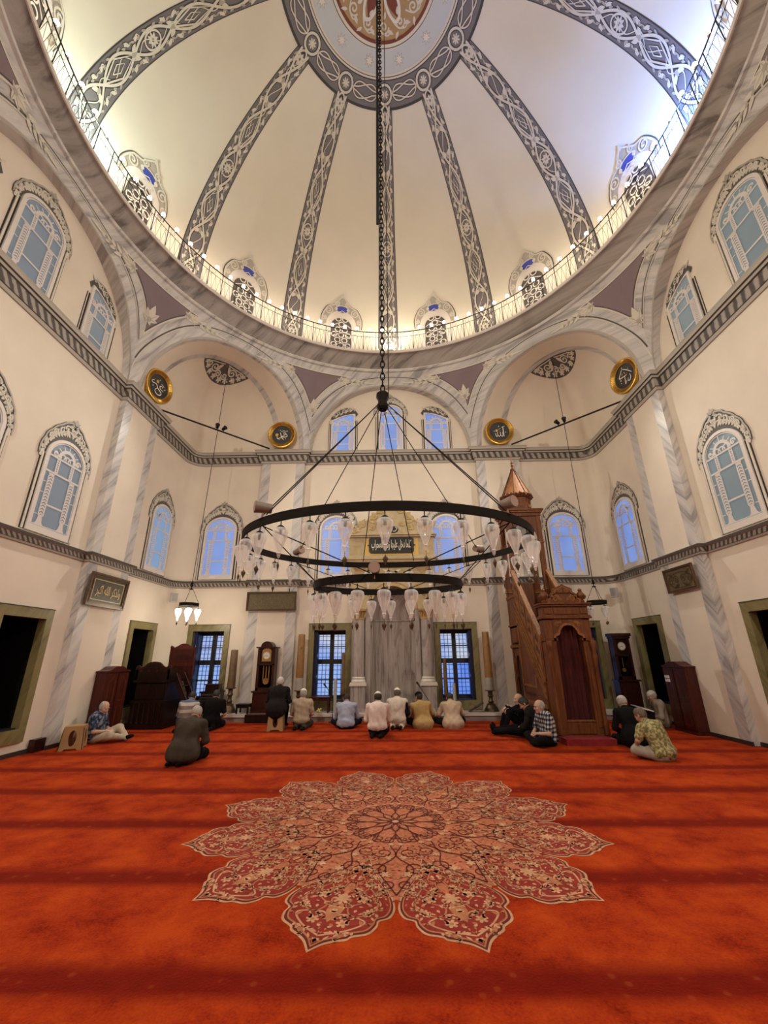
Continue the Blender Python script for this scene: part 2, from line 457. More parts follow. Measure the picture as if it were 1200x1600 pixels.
sweep([(0, 3.665), (.03, 3.665), (.045, 3.70), (.05, 3.71), (.07, 3.80), (.11, 3.815), (.12, 3.865), (.09, 3.88), (0, 3.885)],
      ['cornice_gray', 'ornament_mid', 'ornament_dark', 'leaf_band_small', 'cornice_gray', 'ornament_dark', 'ornament_mid', 'cornice_gray'], RP, 'trim')
sweep([(0, 7.83), (.03, 7.83), (.05, 7.90), (.07, 7.91), (.13, 8.08), (.17, 8.09), (.18, 8.14), (.22, 8.15), (.23, 8.21), (.25, 8.25), (0, 8.27)],
      ['cornice_gray', 'ornament_mid', 'ornament_dark', 'leaf_band', 'ornament_dark', 'ornament_mid', 'ornament_dark', 'ornament_mid', 'ornament_mid', 'ornament_light'], RP, 'trim')

# baseboards and the marble plinth along the qibla wall
for w, nm in (('left', 'baseboard_left'), ('right', 'baseboard_right'), ('front', 'baseboard_front')):
    b = MB(WM(w)); b.use('baseboard')
    for u0, u1, y in ((-6.3, -4.36, HW), (-4.36, -2.87, PF), (-2.87, 2.87, HW), (2.87, 4.36, PF), (4.36, 6.3, HW)):
        b.box((u0, y - .025, 0), (u1, y + .01, .075))
    struct(b.build(nm))
b = MB()
b.use('plinth_gray'); b.box((-6.4, 6.24, 0), (6.4, 6.8, .12)); b.use('plinth_white'); b.box((-6.4, 6.20, .12), (6.4, 6.82, .2))
trim(b.build('trim'))

# ------------------------------------------------------------------ octagon of arches, pendentives, corner vaults
AP = 6.65; UV = AP * tan(pi / 8); ZC = 8.27; ZT = 11.42; RT = 6.62
def smst(t): t = max(0, min(1, t)); return t * t * (3 - 2 * t)
def AB(k): return (2.72, 2.56) if k % 2 == 0 else (2.45, 2.62)
def SPt(k, u, z, off=0.0):
    th = atan2(u, AP); r = sqrt(u * u + AP * AP); f = smst((z - 9.3) / 1.9); r = r * (1 - f) + RT * f - off
    a = th + k * pi / 4
    return Vector((r * sin(a), r * cos(a), z))
def frame(k): return Matrix.Rotation(-k * pi / 4, 4, 'Z')
for k in range(8):
    a, bb = AB(k); b = MB(); b.use('marble', True)
    us = [-UV] + [-a * cos(pi * i / 40) for i in range(41)] + [UV]
    cols = []
    for u in us:
        z0 = ZC + bb * sqrt(max(0, 1 - (u / a) ** 2)) if abs(u) < a else ZC
        cols.append([SPt(k, u, z0 + (ZT - z0) * j / 14) for j in range(15)])
    b.grid([[c[j] for c in cols] for j in range(15)])
    fr = frame(k); arcs = [pi * i / 40 for i in range(41)]
    if k % 2 == 0:
        b.use('marble'); b.grid([[SPt(k, -a * cos(t), ZC + bb * sin(t)) for t in arcs], [fr @ Vector((-a * cos(t), HW + .01, ZC + bb * sin(t))) for t in arcs]])
    else:
        F0 = [SPt(k, -a * cos(t), ZC + bb * sin(t)) for t in arcs]
        F1 = [fr @ Vector((-2.02 * cos(t), 7.62, ZC + 2.68 * sin(t))) for t in arcs]
        for q0, q1, m in ((0, .12, 'marble'), (.12, .78, 'plaster'), (.78, 1, 'marble')):
            b.use(m); b.grid([[x.lerp(y, q) for x, y in zip(F0, F1)] for q in (q0, q1)])
        # vault over the corner
        E0 = HW - FR
        L = [(3.99, HW), (E0, HW)] + [(E0 + FR * cos(t), E0 + FR * sin(t)) for t in [pi / 2 * (1 - i / 8) for i in range(1, 9)]] + [(HW, 3.99)]
        seg = [sqrt((L[i + 1][0] - L[i][0]) ** 2 + (L[i + 1][1] - L[i][1]) ** 2) for i in range(len(L) - 1)]; T = sum(seg)
        def along(s):
            d = s * T
            for i, q in enumerate(seg):
                if d <= q + 1e-9: f = d / q; return (L[i][0] * (1 - f) + L[i + 1][0] * f, L[i][1] * (1 - f) + L[i + 1][1] * f)
                d -= q
            return L[-1]
        rot = Matrix.Rotation(-(k - 1) * pi / 4, 4, 'Z')
        def vault(s, v, off=0, k=k, rot=rot, fr=fr):
            x, y = along(max(0, min(1, s))); t = pi * s
            top = fr @ Vector((-2.02 * cos(t), 7.62, ZC + 2.68 * sin(t))); bot = rot @ Vector((x, y, ZC - .02))
            h = 1 - cos(v * pi / 2); zz = sin(v * pi / 2)
            return Vector((bot.x + (top.x - bot.x) * h, bot.y + (top.y - bot.y) * h, bot.z + (top.z - bot.z) * zz - off))
        b.use('plaster', True); b.grid([[vault(i / 48, j / 16) for i in range(49)] for j in range(17)], flip=True)
        if k in (1, 7):
            it = []
            b.use('ornament_dark'); b.grid([[vault(.5 + .66 * r_ / 6 * cos(pi + pi * q_ / 24) / T, 1 + .55 * r_ / 6 * sin(pi + pi * q_ / 24) / 1.75, .008) for q_ in range(25)] for r_ in range(7)], sm=False)
            for i in range(9):
                t = pi + pi * (i + .5) / 9
                it += [F(rosette(.55 * cos(t), .45 * sin(t), .075, 5), 'ornament_light', .022)]
            for s_ in (-1, 1):
                it += [S(xy, .035, 'ornament_light', .022) for xy in (spiral(s_ * .25, -.2, .13, 0, s_ * 1.6), spiral(s_ * .45, -.12, .10, 2, -s_ * 1.4), spiral(s_ * .1, -.34, .09, 3, s_ * 1.5), bez([(s_ * .05, -.03), (s_ * .2, -.05), (s_ * .4, -.04), (s_ * .58, -.05)]))]
                it += [F(leaf(s_ * .08, -.06, -pi / 2 + s_ * .5, .26, .08), 'ornament_light', .022), F(leaf(s_ * .34, -.27, -.9 if s_ > 0 else -2.2, .17, .07), 'ornament_light', .022)]
            b.smooth = False
            b.items(it, lambda x, y, h: vault(.5 + x / T, 1 + y / 1.75, h))
    # painted lines round the arch
    for da, w, m, h in ((.37, .035, 'ornament_dark', .008), (.335, .03, 'ornament_light', .012), (.03, .05, 'ornament_mid', .006)):
        P = [(-(a + da) * cos(t), ZC + (bb + da * 1.02) * sin(t)) for t in [pi * i / 60 for i in range(61)]]
        P = [p for p in P if abs(p[0]) < UV]
        b.items([S(P, w, m, h)], lambda u, z, h, k=k: SPt(k, u, z, h))
    struct(b.build('wall_arch_%s' % ('back', 'back_right', 'right', 'front_right', 'front', 'front_left', 'left', 'back_left')[k]))

# painted purple panels with flower tips between the arches
FLOWER = []
for ang, l in ((0, .34), (.75, .26), (-.75, .26), (1.5, .2), (-1.5, .2), (2.5, .14), (-2.5, .14)):
    FLOWER += [F(leaf(0, 0, ang, l, l * .5), 'ornament_light', .006), S([(0, 0), (l * .8 * cos(ang), l * .8 * sin(ang))], .014, 'ornament_mid', .009)]
FLOWER += [F(disc(0, 0, .055), 'ornament_mid', .012)]
SPRAY = list(FLOWER)
for i, x in enumerate((.3, .46, .6, .72)):
    for sg in (-1, 1): SPRAY += [F(leaf(x, 0, sg * .75, .24 - .04 * i, .1 - .015 * i), 'ornament_light', .006)]
    SPRAY += [F(disc(x, 0, .045 - .006 * i, 8), 'ornament_mid', .010)]
SPRAY += [F(leaf(.7, 0, 0, .42, .07), 'ornament_light', .006)]
for k in range(8):
    if k in (3, 4): continue
    k2 = k + 1; b = MB()
    def PM(s, z, h, k=k):
        return SPt(k, UV + s, z, h) if s <= 0 else SPt(k + 1, -UV + s, z, h)
    def zb(s, d):
        kk = k if s <= 0 else k + 1; a, bb = AB(kk); u = UV - abs(s)
        a += d; bb += d
        return ZC + bb * sqrt(max(0, 1 - (u / a) ** 2))
    ss = [-1.5 + 3.0 * i / 60 for i in range(61)]
    for d, top, m, h in ((.60, 11.16, 'cream_trim', .006), (.64, 11.12, 'ornament_dark', .010), (.67, 11.09, 'purple', .014)):
        b.use(m)
        for i in range(60):
            q = [(ss[i], zb(ss[i], d)), (ss[i + 1], zb(ss[i + 1], d))]
            if q[0][1] < top and q[1][1] < top:
                for j in range(6):
                    f0, f1 = j / 6, (j + 1) / 6
                    b.poly([PM(q[0][0], q[0][1] + (top - q[0][1]) * f0, h), PM(q[1][0], q[1][1] + (top - q[1][1]) * f0, h), PM(q[1][0], q[1][1] + (top - q[1][1]) * f1, h), PM(q[0][0], q[0][1] + (top - q[0][1]) * f1, h)])
    zl = zb(0, .62)
    it = xf(FLOWER, 1.15, 1.15, pi / 2, 0, zl + .12)
    for sg in (-1, 1):
        it += xf(SPRAY, 1.2 * sg, .95, -sg * .13 if False else 0, sg * .98, 10.93)
    b.items(it, lambda s, z, h: PM(s, z, h + .012))
    trim(b.build('trim'))

# ------------------------------------------------------------------ cornice cove, gallery, dome
b = MB(); b.use('marble')
SEG = 192
b.lathe([(6.62, 11.40), (6.56, 11.42), (6.56, 11.50)], seg=SEG)
b.use('cream_trim'); b.lathe([(6.56, 11.50), (6.60, 11.56), (6.68, 11.58)], seg=SEG)
b.use('cove_marble'); b.lathe([(6.68 - .2 * (1 - cos(t)) , 11.58 + .58 * sin(t)) for t in [pi / 2 * i / 8 for i in range(9)]], seg=SEG)
b.use('white_trim'); b.lathe([(6.48, 12.16), (6.45, 12.16), (6.45, 12.27), (6.50, 12.29), (7.2, 12.29)], seg=SEG)
trim(b.build('trim'))
RD = 7.15; ZD = 12.85; Z0 = 12.28
def DP(th, s, off=0.0):
    """point of the dome shell: th = bearing from the qibla axis, s = length up the shell from the gallery floor"""
    if s < ZD - Z0: r, z, nr, nz = RD, Z0 + s, 1, 0
    else:
        al = (s - (ZD - Z0)) / RD; r, z, nr, nz = RD * cos(al), ZD + RD * sin(al), cos(al), sin(al)
    return Vector(((r - off * nr) * sin(th), (r - off * nr) * cos(th), z - off * nz))
STOP = ZD - Z0 + RD * pi / 2
b = MB(); b.use('dome_plaster')
b.lathe([(RD, Z0), (RD, ZD)] + [(max(1e-4, RD * cos(pi / 2 * i / 48)), ZD + RD * sin(pi / 2 * i / 48)) for i in range(1, 49)], seg=128)
struct(b.build('ceiling'))

# rib ornament: (x across in -1..1 of half width, t along 0..1)
NR = 12
SR0, SR1 = .50, ZD - Z0 + RD * math.acos(2.83 / RD)
def ribw(t): return .41 * (1 - t) + .245 * t
def rib_items():
    it = [F([(-1, 0.02), (-.8, .004), (-.4, -.004), (.4, -.004), (.8, .004), (1, .02)] + [(1, i / 20) for i in range(1, 21)] + [(-1, 1 - i / 20) for i in range(0, 20)], 'rib_edge', .006)]
    it += [F([(-.92, .02), (-.7, .006), (.7, .006), (.92, .02)] + [(.92, i / 20) for i in range(1, 21)] + [(-.92, 1 - i / 20) for i in range(0, 20)], 'rib_gray', .010)]
    L = 8.3
    def st(P, w, m='ornament_light', h=.022):
        it.append(('r', P, w * 1.9, 'rib_edge', .016)); it.append(('r', P, w, m, h))
    for sg in (-1, 1):
        P = [(sg * .62 * cos(6 * pi * t) * (1 if .06 < t < .94 else .9), t) for t in [i / 120 for i in range(121)]]
        st(P, .055)
    st([(.30 * cos(18 * pi * t + pi / 2) * (1 - abs(cos(6 * pi * t)) ** 6 * .3), t) for t in [i / 160 for i in range(5, 156)]], .022)
    for k in range(24):
        t = (k + .5) / 24; open_ = abs(cos(6 * pi * t))
        for sg in (-1, 1):
            if open_ < .75:
                for dd in (-1, 1):
                    it.append(('l', sg * .50, t + dd * .006, pi / 2 * dd - sg * dd * .3, .15, .05, 'ornament_mid', .018))
                st([(sg * (.64 + x), t + y / L) for x, y in spiral(0, 0, .085, k, 1.4 * sg, 12)], .020)
    for c in (.333, .667):
        d = .052
        st([(0, c - d * 1.5), (.5, c), (0, c + d * 1.5), (-.5, c), (0, c - d * 1.5)], .035)
        st([(0, c - d * .6), (.22, c), (0, c + d * .6), (-.22, c), (0, c - d * .6)], .025)
    for c in (.03, .5, .97):
        st([(.5 * cos(a), c + .032 * sin(a)) for a in [2 * pi * i / 20 for i in range(21)]], .045)
        for i in range(8):
            a = 2 * pi * i / 8
            it.append(('l', .06 * cos(a), c + .004 * sin(a), a, .14, .07, 'ornament_light', .02))
    for c, f in ((.13, 1), (.21, -1), (.42, 1), (.58, -1), (.79, 1), (.87, -1)):
        for sg in (-1, 1):
            it.append(('l', sg * .08, c - .012 * f, pi / 2 * f - sg * .5 * f, .24, .11, 'ornament_light', .02))
        it.append(('l', 0, c - .02 * f, pi / 2 * f, .22, .10, 'ornament_mid', .02))
    for c in (.09, .25, .42, .58, .75, .91):
        for sg in (-1, 1):
            for dd in (-1, 1):
                P = spiral(0, 0, .09, 0, 1.3 * dd, 14); st([(sg * (.66 + x * 1.1 / .41 * .35), c + dd * .026 + y * dd / L) for x, y in P], .022)
                it.append(('l', sg * .5, c + dd * .012, pi / 2 * dd - sg * .55 * dd, .2, .075, 'ornament_light', .02))
                it.append(('l', sg * .76, c + dd * .05, pi / 2 * dd + sg * .2 * dd, .17, .05, 'ornament_mid', .02))
    return it
def rib_map(x, t, h): 
    s = SR0 + (SR1 - SR0) * t; r = RD * cos(max(0, (s - ZD + Z0) / RD)); return DP(x * ribw(t) / r, s, h)
def emit_rib(b):
    L = SR1 - SR0
    conv = []
    for q in rib_items():
        if q[0] == 'f': conv.append(q)
        elif q[0] == 'r':   # stroke whose width is in metres: work in metric space
            P = [(x * ribw(max(0, min(1, t))), t * L) for x, t in q[1]]
            A, B = offset2(P, q[2]); b.use(q[3]); n = b.pts([rib_map(x / ribw(max(0, min(1, y / L))), y / L, q[4]) for x, y in A + B]); k = len(P)
            for i in range(k - 1): b.face((n + i, n + k + i, n + k + i + 1, n + i + 1), False)
        elif q[0] == 'l':
            _, x, t, a, l, w, m, h = q
            for sc, mm, hh in ((1.25, 'rib_edge', h - .006), (1, m, h + .004)):
                P = leaf(x * ribw(t), t * L, a, l * (1 if sc == 1 else 1.08), w * sc)
                b.use(mm); n = b.pts([rib_map(X / ribw(max(0, min(1, Y / L))), Y / L, hh) for X, Y in P]); b.face(range(n, n + len(P)), False)
    # flats, split into short rows so that they follow the curve
    for q in conv:
        b.use(q[2]); hw = max(abs(p[0]) for p in q[1])
        rows = [0.004 if hw > .95 else .012] + [i / 40 for i in range(1, 41)]
        b.grid([[rib_map(hw * x * (.8 if t < .01 else 1), t, q[3]) for x in (-1, -.5, 0, .5, 1)] for t in rows], sm=False)
b = MB(); emit_rib(b)
rib0 = trim(b.build('trim'))
for i in (-5, -4, -3, -2, -1, 1, 2, 3, 4, 5, 6):
    c = rib0.copy(); COL.objects.link(c); c.rotation_euler = (0, 0, -i * 2 * pi / NR); trim(c)

# painted crown of the dome
b = MB()
def CR(x, y, h):
    r = sqrt(x * x + y * y); return DP(atan2(x, y), ZD - Z0 + RD * math.acos(min(1, r / RD)), h)
def ring(r0, r1, m, h):
    b.use(m); n = 3
    b.grid([[CR((r0 + (r1 - r0) * j / n) * sin(2 * pi * i / 96), (r0 + (r1 - r0) * j / n) * cos(2 * pi * i / 96), h) for i in range(97)] for j in range(n + 1)], sm=False)
ring(2.22, 2.90, 'rib_gray', .014); ring(2.86, 2.93, 'rib_edge', .02)
ring(2.12, 2.24, 'cream_trim', .03); ring(2.17, 2.19, 'ornament_dark', .034); ring(2.235, 2.26, 'rib_edge', .034)
ring(1.60, 2.12, 'pale_blue', .02); ring(1.48, 1.60, 'cream_trim', .03); ring(1.555, 1.575, 'ornament_dark', .034)
ring(1.40, 1.48, 'red_brown', .03); ring(0.01, 1.40, 'ochre', .02)
it = []
for i in range(NR):
    t = 2 * pi * i / NR; c, s_ = cos(t), sin(t)
    for r_, w_, m_, h_ in ((.22, .11, 'rib_edge', .02), (.22, .06, 'ornament_light', .028)): it.append(S(circle(2.56 * s_, 2.56 * c, r_), w_, m_, h_))
    it.append(F(rosette(2.56 * s_, 2.56 * c, .12, 8), 'ornament_light', .026))
    tm = t + pi / NR
    it.append(F([(1.86 * sin(tm) + q * cos(-tm + pi * j / 8), 1.86 * cos(tm) + q * sin(-tm + pi * j / 8)) for j in range(16) for q in [(.17 if j % 2 == 0 else .085)]], 'ornament_mid', .026))
    it.append(F([(1.86 * sin(tm) + q * cos(-tm + pi * j / 8), 1.86 * cos(tm) + q * sin(-tm + pi * j / 8)) for j in range(16) for q in [(.14 if j % 2 == 0 else .06)]], 'white_trim', .030))
    for sg in (-1, 1):
        P = []
        for j in range(41):
            q = j / 40 * 2 * pi; dt = (pi / NR - .105) * cos(q); rr = 2.55 + .17 * sin(q) * sg * (1 if abs(cos(q)) < 2 else 1)
            rr = 2.55 + .15 * sin(q) + .12 * sg * cos(q) * (1 - abs(cos(q)) ** 3)
            P.append((rr * sin(tm + dt), rr * cos(tm + dt)))
        it.append(S(P, .07, 'rib_edge', .02)); it.append(S(P, .035, 'ornament_light', .028))
# crown script: looping strokes and scrolls
for i in range(14):
    t = 2 * pi * i / 14
    base = [S(spiral(0, 1.13, .16, 0, 1.5), .045, 'ornament_light', .036), F(leaf(.12, 1.2, .4, .2, .09), 'ornament_light', .036), F(leaf(-.12, 1.28, 2.4, .2, .08), 'ornament_light', .036),
            F(leaf(0, .98, -1.2, .18, .09), 'ornament_light', .036), S(bez([(-.2, 1.0), (-.1, 1.2), (.1, 1.3), (.25, 1.2)]), .035, 'ornament_light', .036)]
    it += xf(base, 1, 1, -t)
for i in range(7):
    t = 2 * pi * i / 7 + pi
    base = [F([(x * .9, y) for x, y in leaf(0, .3, pi / 2, .78, .42, 10)], 'red_brown', .030), S(bez([(0, .15), (-.2, .5), (-.22, .85), (-.1, 1.08), (.05, 1.0), (.13, .75), (.1, .4), (0, .1)]), .075, 'white_trim', .042)]
    it += xf(base, 1, 1, -t)
b.items(it, CR)
trim(b.build('trim'))

# dome windows with pierced lattice, painted crest and blue cartouche
def crest_scrolls(W, H, k=1):
    it = []
    out = bez([(-W, 0), (-W * 1.02, H * .3), (-W * .78, H * .62), (-W * .45, H * .72), (-W * .22, H * .88), (0, H), (W * .22, H * .88), (W * .45, H * .72), (W * .78, H * .62), (W * 1.02, H * .3), (W, 0)], 6)
    return out
b = MB()
fr_w, jamb, sp = .55, 1.45, .52
def arch_out(w, h, rise, n=14): return [(-w, 0), (-w, h)] + [(-w * cos(pi * i / n), h + rise * sin(pi * i / n)) for i in range(1, n)] + [(w, h), (w, 0)]
it = [F(arch_out(.60, 1.5, .66), 'white_trim', .02), F(arch_out(.44, 1.5, .40), 'cream_trim', .03), F(arch_out(.40, 1.48, .36), 'ornament_dark', .036)]
for r_ in range(8):
    for c_ in range(3):
        x = (c_ - 1) * .27 + (.135 if r_ % 2 else 0); y = .12 + r_ * .235
        if abs(x) < .34 and (y < 1.5 or abs(x) < .2):
            it += [S(circle(x, y, .105, 12), .04, 'white_trim', .085)]
for y in [i * .47 for i in range(5)]: it += [S([(-.36, y + .02), (0, y + .25), (.36, y + .02)], .03, 'white_trim', .08)]
ex = [(p[0], p[1] + 1.42) for p in crest_scrolls(.74, 1.30)]
inner = [(.60 * cos(pi * i / 12), 1.5 + .66 * sin(pi * i / 12)) for i in range(13)]
it += [F(ex + inner, 'ornament_mid', .024)]
for sg in (-1, 1):
    it += [S(p, .045, 'ornament_light', .045) for p in (spiral(sg * .52, 2.08, .17, 1.5, sg * 1.6), spiral(sg * .69, 1.72, .10, 1.5, sg * 1.5), spiral(sg * .22, 2.42, .11, 1, sg * 1.5))]
    it += [S([(sg * abs(x), y) for x, y in ex[:31]], .05, 'ornament_light', .04), S([(sg * abs(x) * 1.06, y * 1.0 + .02) for x, y in ex[:31]], .03, 'ornament_dark', .03)]
it += [F([(x, y + 2.2) for x, y in arc(0, 0, .25, 0, 2 * pi, 20, .13)[:-1]], 'royal_blue', .046), S([(x, y + 2.2) for x, y in arc(0, 0, .26, 0, 2 * pi, 20, .15)], .035, 'ornament_light', .05),
       F(disc(-.24, 2.2, .06), 'ornament_light', .05), F(disc(.24, 2.2, .06), 'ornament_light', .05), F(leaf(0, 2.66, pi / 2, .2, .12), 'ornament_light', .04)]
b.items(it, lambda x, y, h: DP(x / 7.05, .02 + y, h), 0, .12)
w0 = b.build('window')
for j, i in enumerate([-.5, .5, -1.5, 1.5, -2.5, 2.5, -3.5, 3.5]):
    c = w0 if j == 0 else w0.copy()
    if j: COL.objects.link(c)
    c.rotation_euler = (0, 0, -i * 2 * pi / NR); WIN[0] += 1; c.name = 'window_%d' % WIN[0]; struct(c)
# ------------------------------------------------------------------ stained windows between the cornices (local: x across, y up the wall, h out of the wall)
def wall_map(w, u0, z0, yw=HW):
    M = WM(w)
    return lambda x, y, h: M @ Vector((u0 + x, yw - h, z0 + y))
def extr(b, P, h0, h1, m, mp):
    """outline with a thickness, its front at h1"""
    b.use(m); n = b.pts([mp(x, y, h0) for x, y in P] + [mp(x, y, h1) for x, y in P]); k = len(P)
    for i in range(k): b.face((n + i, n + (i + 1) % k, n + k + (i + 1) % k, n + k + i), False)
    for t in tessellate_polygon([[Vector((p[0], p[1], 0)) for p in P]]): b.face([n + k + i for i in t], False)
def strip_frame(b, outer, inner, h0, h1, m, mp):
    b.use(m); k = len(outer); n = b.pts([mp(x, y, h1) for x, y in outer] + [mp(x, y, h1) for x, y in inner] + [mp(x, y, h0) for x, y in outer] + [mp(x, y, h0) for x, y in inner])
    for i in range(k):
        j = (i + 1) % k
        b.face((n + i, n + j, n + k + j, n + k + i), False); b.face((n + i, n + 2 * k + i, n + 2 * k + j, n + j), False); b.face((n + k + i, n + k + j, n + 3 * k + j, n + 3 * k + i), False)
ID = lambda x, y, h: Vector((x, -h, y))
def crest_items(W, H, rise, hs, seed=3):
    """scrolled crest over an arch of half width W, springing at hs"""
    r = random.Random(seed); it = []
    n = 26; out = []
    for i in range(n + 1):
        t = pi - pi * i / n; bump = .022 * abs(sin(9 * t))
        out.append(((W + .15 + bump) * cos(t), hs - .08 + (rise + H * (.70 + .30 * max(0, sin(t)) ** 6) + bump) * max(0, sin(t)) ** .8))
    inn = [(W * cos(pi * i / n), hs + rise * sin(pi * i / n)) for i in range(n + 1)]
    it.append(F(out + inn, 'crest_ground', .012)); it.append(S(out, .05, 'ornament_dark', .010))
    mids = [((out[i][0] + inn[n - i][0]) / 2, (out[i][1] + inn[n - i][1]) / 2) for i in range(n + 1)]
    half = []
    for i in range(1, n // 2 + 1):
        x, y = mids[i]; dx, dy = out[i][0] - inn[n - i][0], out[i][1] - inn[n - i][1]; wd = sqrt(dx * dx + dy * dy); a = atan2(dy, dx)
        q = .26 * wd
        if i % 2: half.append(S(spiral(x + dx * .12, y + dy * .12, min(.12, q), a + pi, 1.5 * (1 if i % 4 == 1 else -1), 16), .030, 'ornament_light', .022))
        half.append(F(leaf(x - dx * .3, y - dy * .3, a + r.uniform(-.5, .9), wd * .6, .07), 'ornament_light', .018))
        half.append(F(leaf(x + dx * .15, y + dy * .15, a - r.uniform(.5, 1.4), wd * .4, .06), 'ornament_mid', .020))
    half += [S(out[:n // 2 + 1], .035, 'ornament_mid', .022), S([mids[i] for i in range(1, n // 2 + 1)], .022, 'ornament_light', .024),
             F(leaf(out[0][0] + .03, out[0][1] - .06, 1.35, .22, .10), 'ornament_light', .022)]
    it += mirror(half)
    top = out[n // 2][1]
    it += [F(leaf(0, top - .05, pi / 2, .16, .10), 'ornament_mid', .024), F(leaf(-.02, top - .02, 2.4, .11, .05), 'ornament_mid', .022), F(leaf(.02, top - .02, .74, .11, .05), 'ornament_mid', .022)]
    return it
def tracery(W, H, hs, rise):
    """pierced white tracery: two columns, rails, scrolled head"""
    it = []
    def rail(y, x0=-W, x1=W, w=.028): it.append(S([(x0, y), (x1, y)], w * 1.35, 'tracery', .030))
    rail(H * .245, -.22, .22); rail(H * .605); rail(H * .785)
    for sg in (-1, 1):
        x = sg * .27
        y = H * .10
        it.append(F([(x - .115, .02), (x + .115, .02), (x + .07, .07), (x + .045, y), (x + .075, y + .04), (x - .075, y + .04), (x - .045, y), (x - .07, .07)], 'tracery', .026))
        y0, y1 = y + .04, H * .56; k = 13
        for i in range(k + 1):
            yy = y0 + (y1 - y0) * i / k
            it.append(S([(x - .055, yy), (x, yy + .035), (x + .055, yy)], .036, 'tracery', .030))
        for d in (-.06, .06): it.append(S([(x + d, y0), (x + d, y1)], .026, 'tracery', .028))
        it.append(F([(x - .05, y1), (x + .05, y1), (x + .09, H * .605), (x - .09, H * .605)], 'tracery', .026))
        x2 = sg * .19
        for d in (-.03, .03): it.append(S([(x2 + d, H * .605), (x2 + d, H * .785)], .028, 'tracery', .028))
        for i in range(7): it.append(F(disc(x2, H * (.625 + .025 * i), .016, 8), 'tracery', .028))
        for yy in (.12, .36, .48): it.append(S([(sg * .36, H * yy), (sg * W, H * yy)], .018, 'tracery', .028))
        it += [S(spiral(sg * .30, H * .83, .075, 0, sg * 1.2, 12), .036, 'tracery', .03), S(arc(sg * .13, H * .80, .10, 0, pi, 8), .032, 'tracery', .03),
               F(leaf(sg * .16, H * .79, pi / 2 + sg * -.4, .15, .06), 'tracery', .028)]
    it += [S(arc(0, H * .80, .20, 0, pi, 14), .07, 'tracery', .03), S(arc(0, H * .80, .09, 0, pi, 10), .028, 'tracery', .03), S([(0, H * .90), (0, H)], .02, 'tracery', .03)]
    for i in range(7):
        a = pi * (i + .5) / 7
        it.append(S([(.22 * cos(a), H * .80 + .22 * sin(a)), (.34 * cos(a), H * .80 + .30 * sin(a))], .02, 'tracery', .03))
    return it
def arch_poly(W, h0, hs, rise, n=18): return [(-W, h0), (-W, hs)] + [(-W * cos(pi * i / n), hs + rise * sin(pi * i / n)) for i in range(1, n)] + [(W, hs), (W, h0)]

def make_window(W=.525, H=2.05, rise=.46, crest=.52):
    root = empty('window'); root['kind'] = 'structure'
    hs = H - rise; g = .065
    b = MB(); strip_frame(b, arch_poly(W, 0, hs, rise), arch_poly(W - g, .13, hs, rise - g), 0, .045, 'white_trim', ID); b.build('frame', root)
    b = MB(); extr(b, arch_poly(W - g + .005, .125, hs, rise - g + .005), 0, .012, 'pane_back', ID); b.build('pane', root)
    b = MB(); Wi, Hi = W - g, H - g - .13
    b.items(xf(tracery(Wi, Hi, 0, 0), 1, 1, 0, 0, .13), ID)
    inn = arch_poly(Wi - .02, .15, hs, rise - g - .02); b.items([S(inn + inn[:1], .022, 'white_trim', .032)], ID); b.build('tracery', root)
    b = MB(); b.items(crest_items(W, crest, rise, hs), ID); b.build('crest', root)
    b = MB()
    for sg in (-1, 1):
        for x, w, m in ((W + .022, .045, 'black_line'), (W + .095, .022, 'black_line')):
            b.use(m); b.box((sg * x - w / 2, -.012, 0), (sg * x + w / 2, 0, hs - .03))
        b.use('cream_trim'); b.box((sg * (W + .046) - (.0 if sg > 0 else .036), -.03, 0), (sg * (W + .046) + (.036 if sg > 0 else 0), 0, hs - .03))
    b.build('jamb', root)
    return root
def put(root, w, u, z, pane=None, first=False):
    r = root if first else copy_tree(root)
    WIN[0] += 1; r.name = 'window_%d' % WIN[0]
    p = WM(w) @ Vector((u, HW - .001, z)); r.location = p; r.rotation_euler = (0, 0, WALL[w])
    if pane:
        for c in r.children:
            if c.name.startswith('pane'): set_mat(c, 0, pane)
    return r
wproto = make_window()
first = True
for w, us, pn in (('back', (-5.52, -1.78, 1.78, 5.52), (None,) * 4), ('left', (-.2, 1.78, 5.6), ('pane_left', 'pane_left', 'pane_bay')), ('right', (.2, -1.78, -5.58), ('pane_right', 'pane_right', 'pane_back'))):
    for u, p in zip(us, pn): put(wproto, w, u, 3.93, p, first); first = False
lun = make_window(.43, 1.95, .36, .42); put(lun, 'back', .04, 8.20, None, True)
lun = make_window(.53, 2.0, .40, .44); put(lun, 'left', -.2, 8.20, 'pane_left', True); put(lun, 'right', .2, 8.20, 'pane_right')
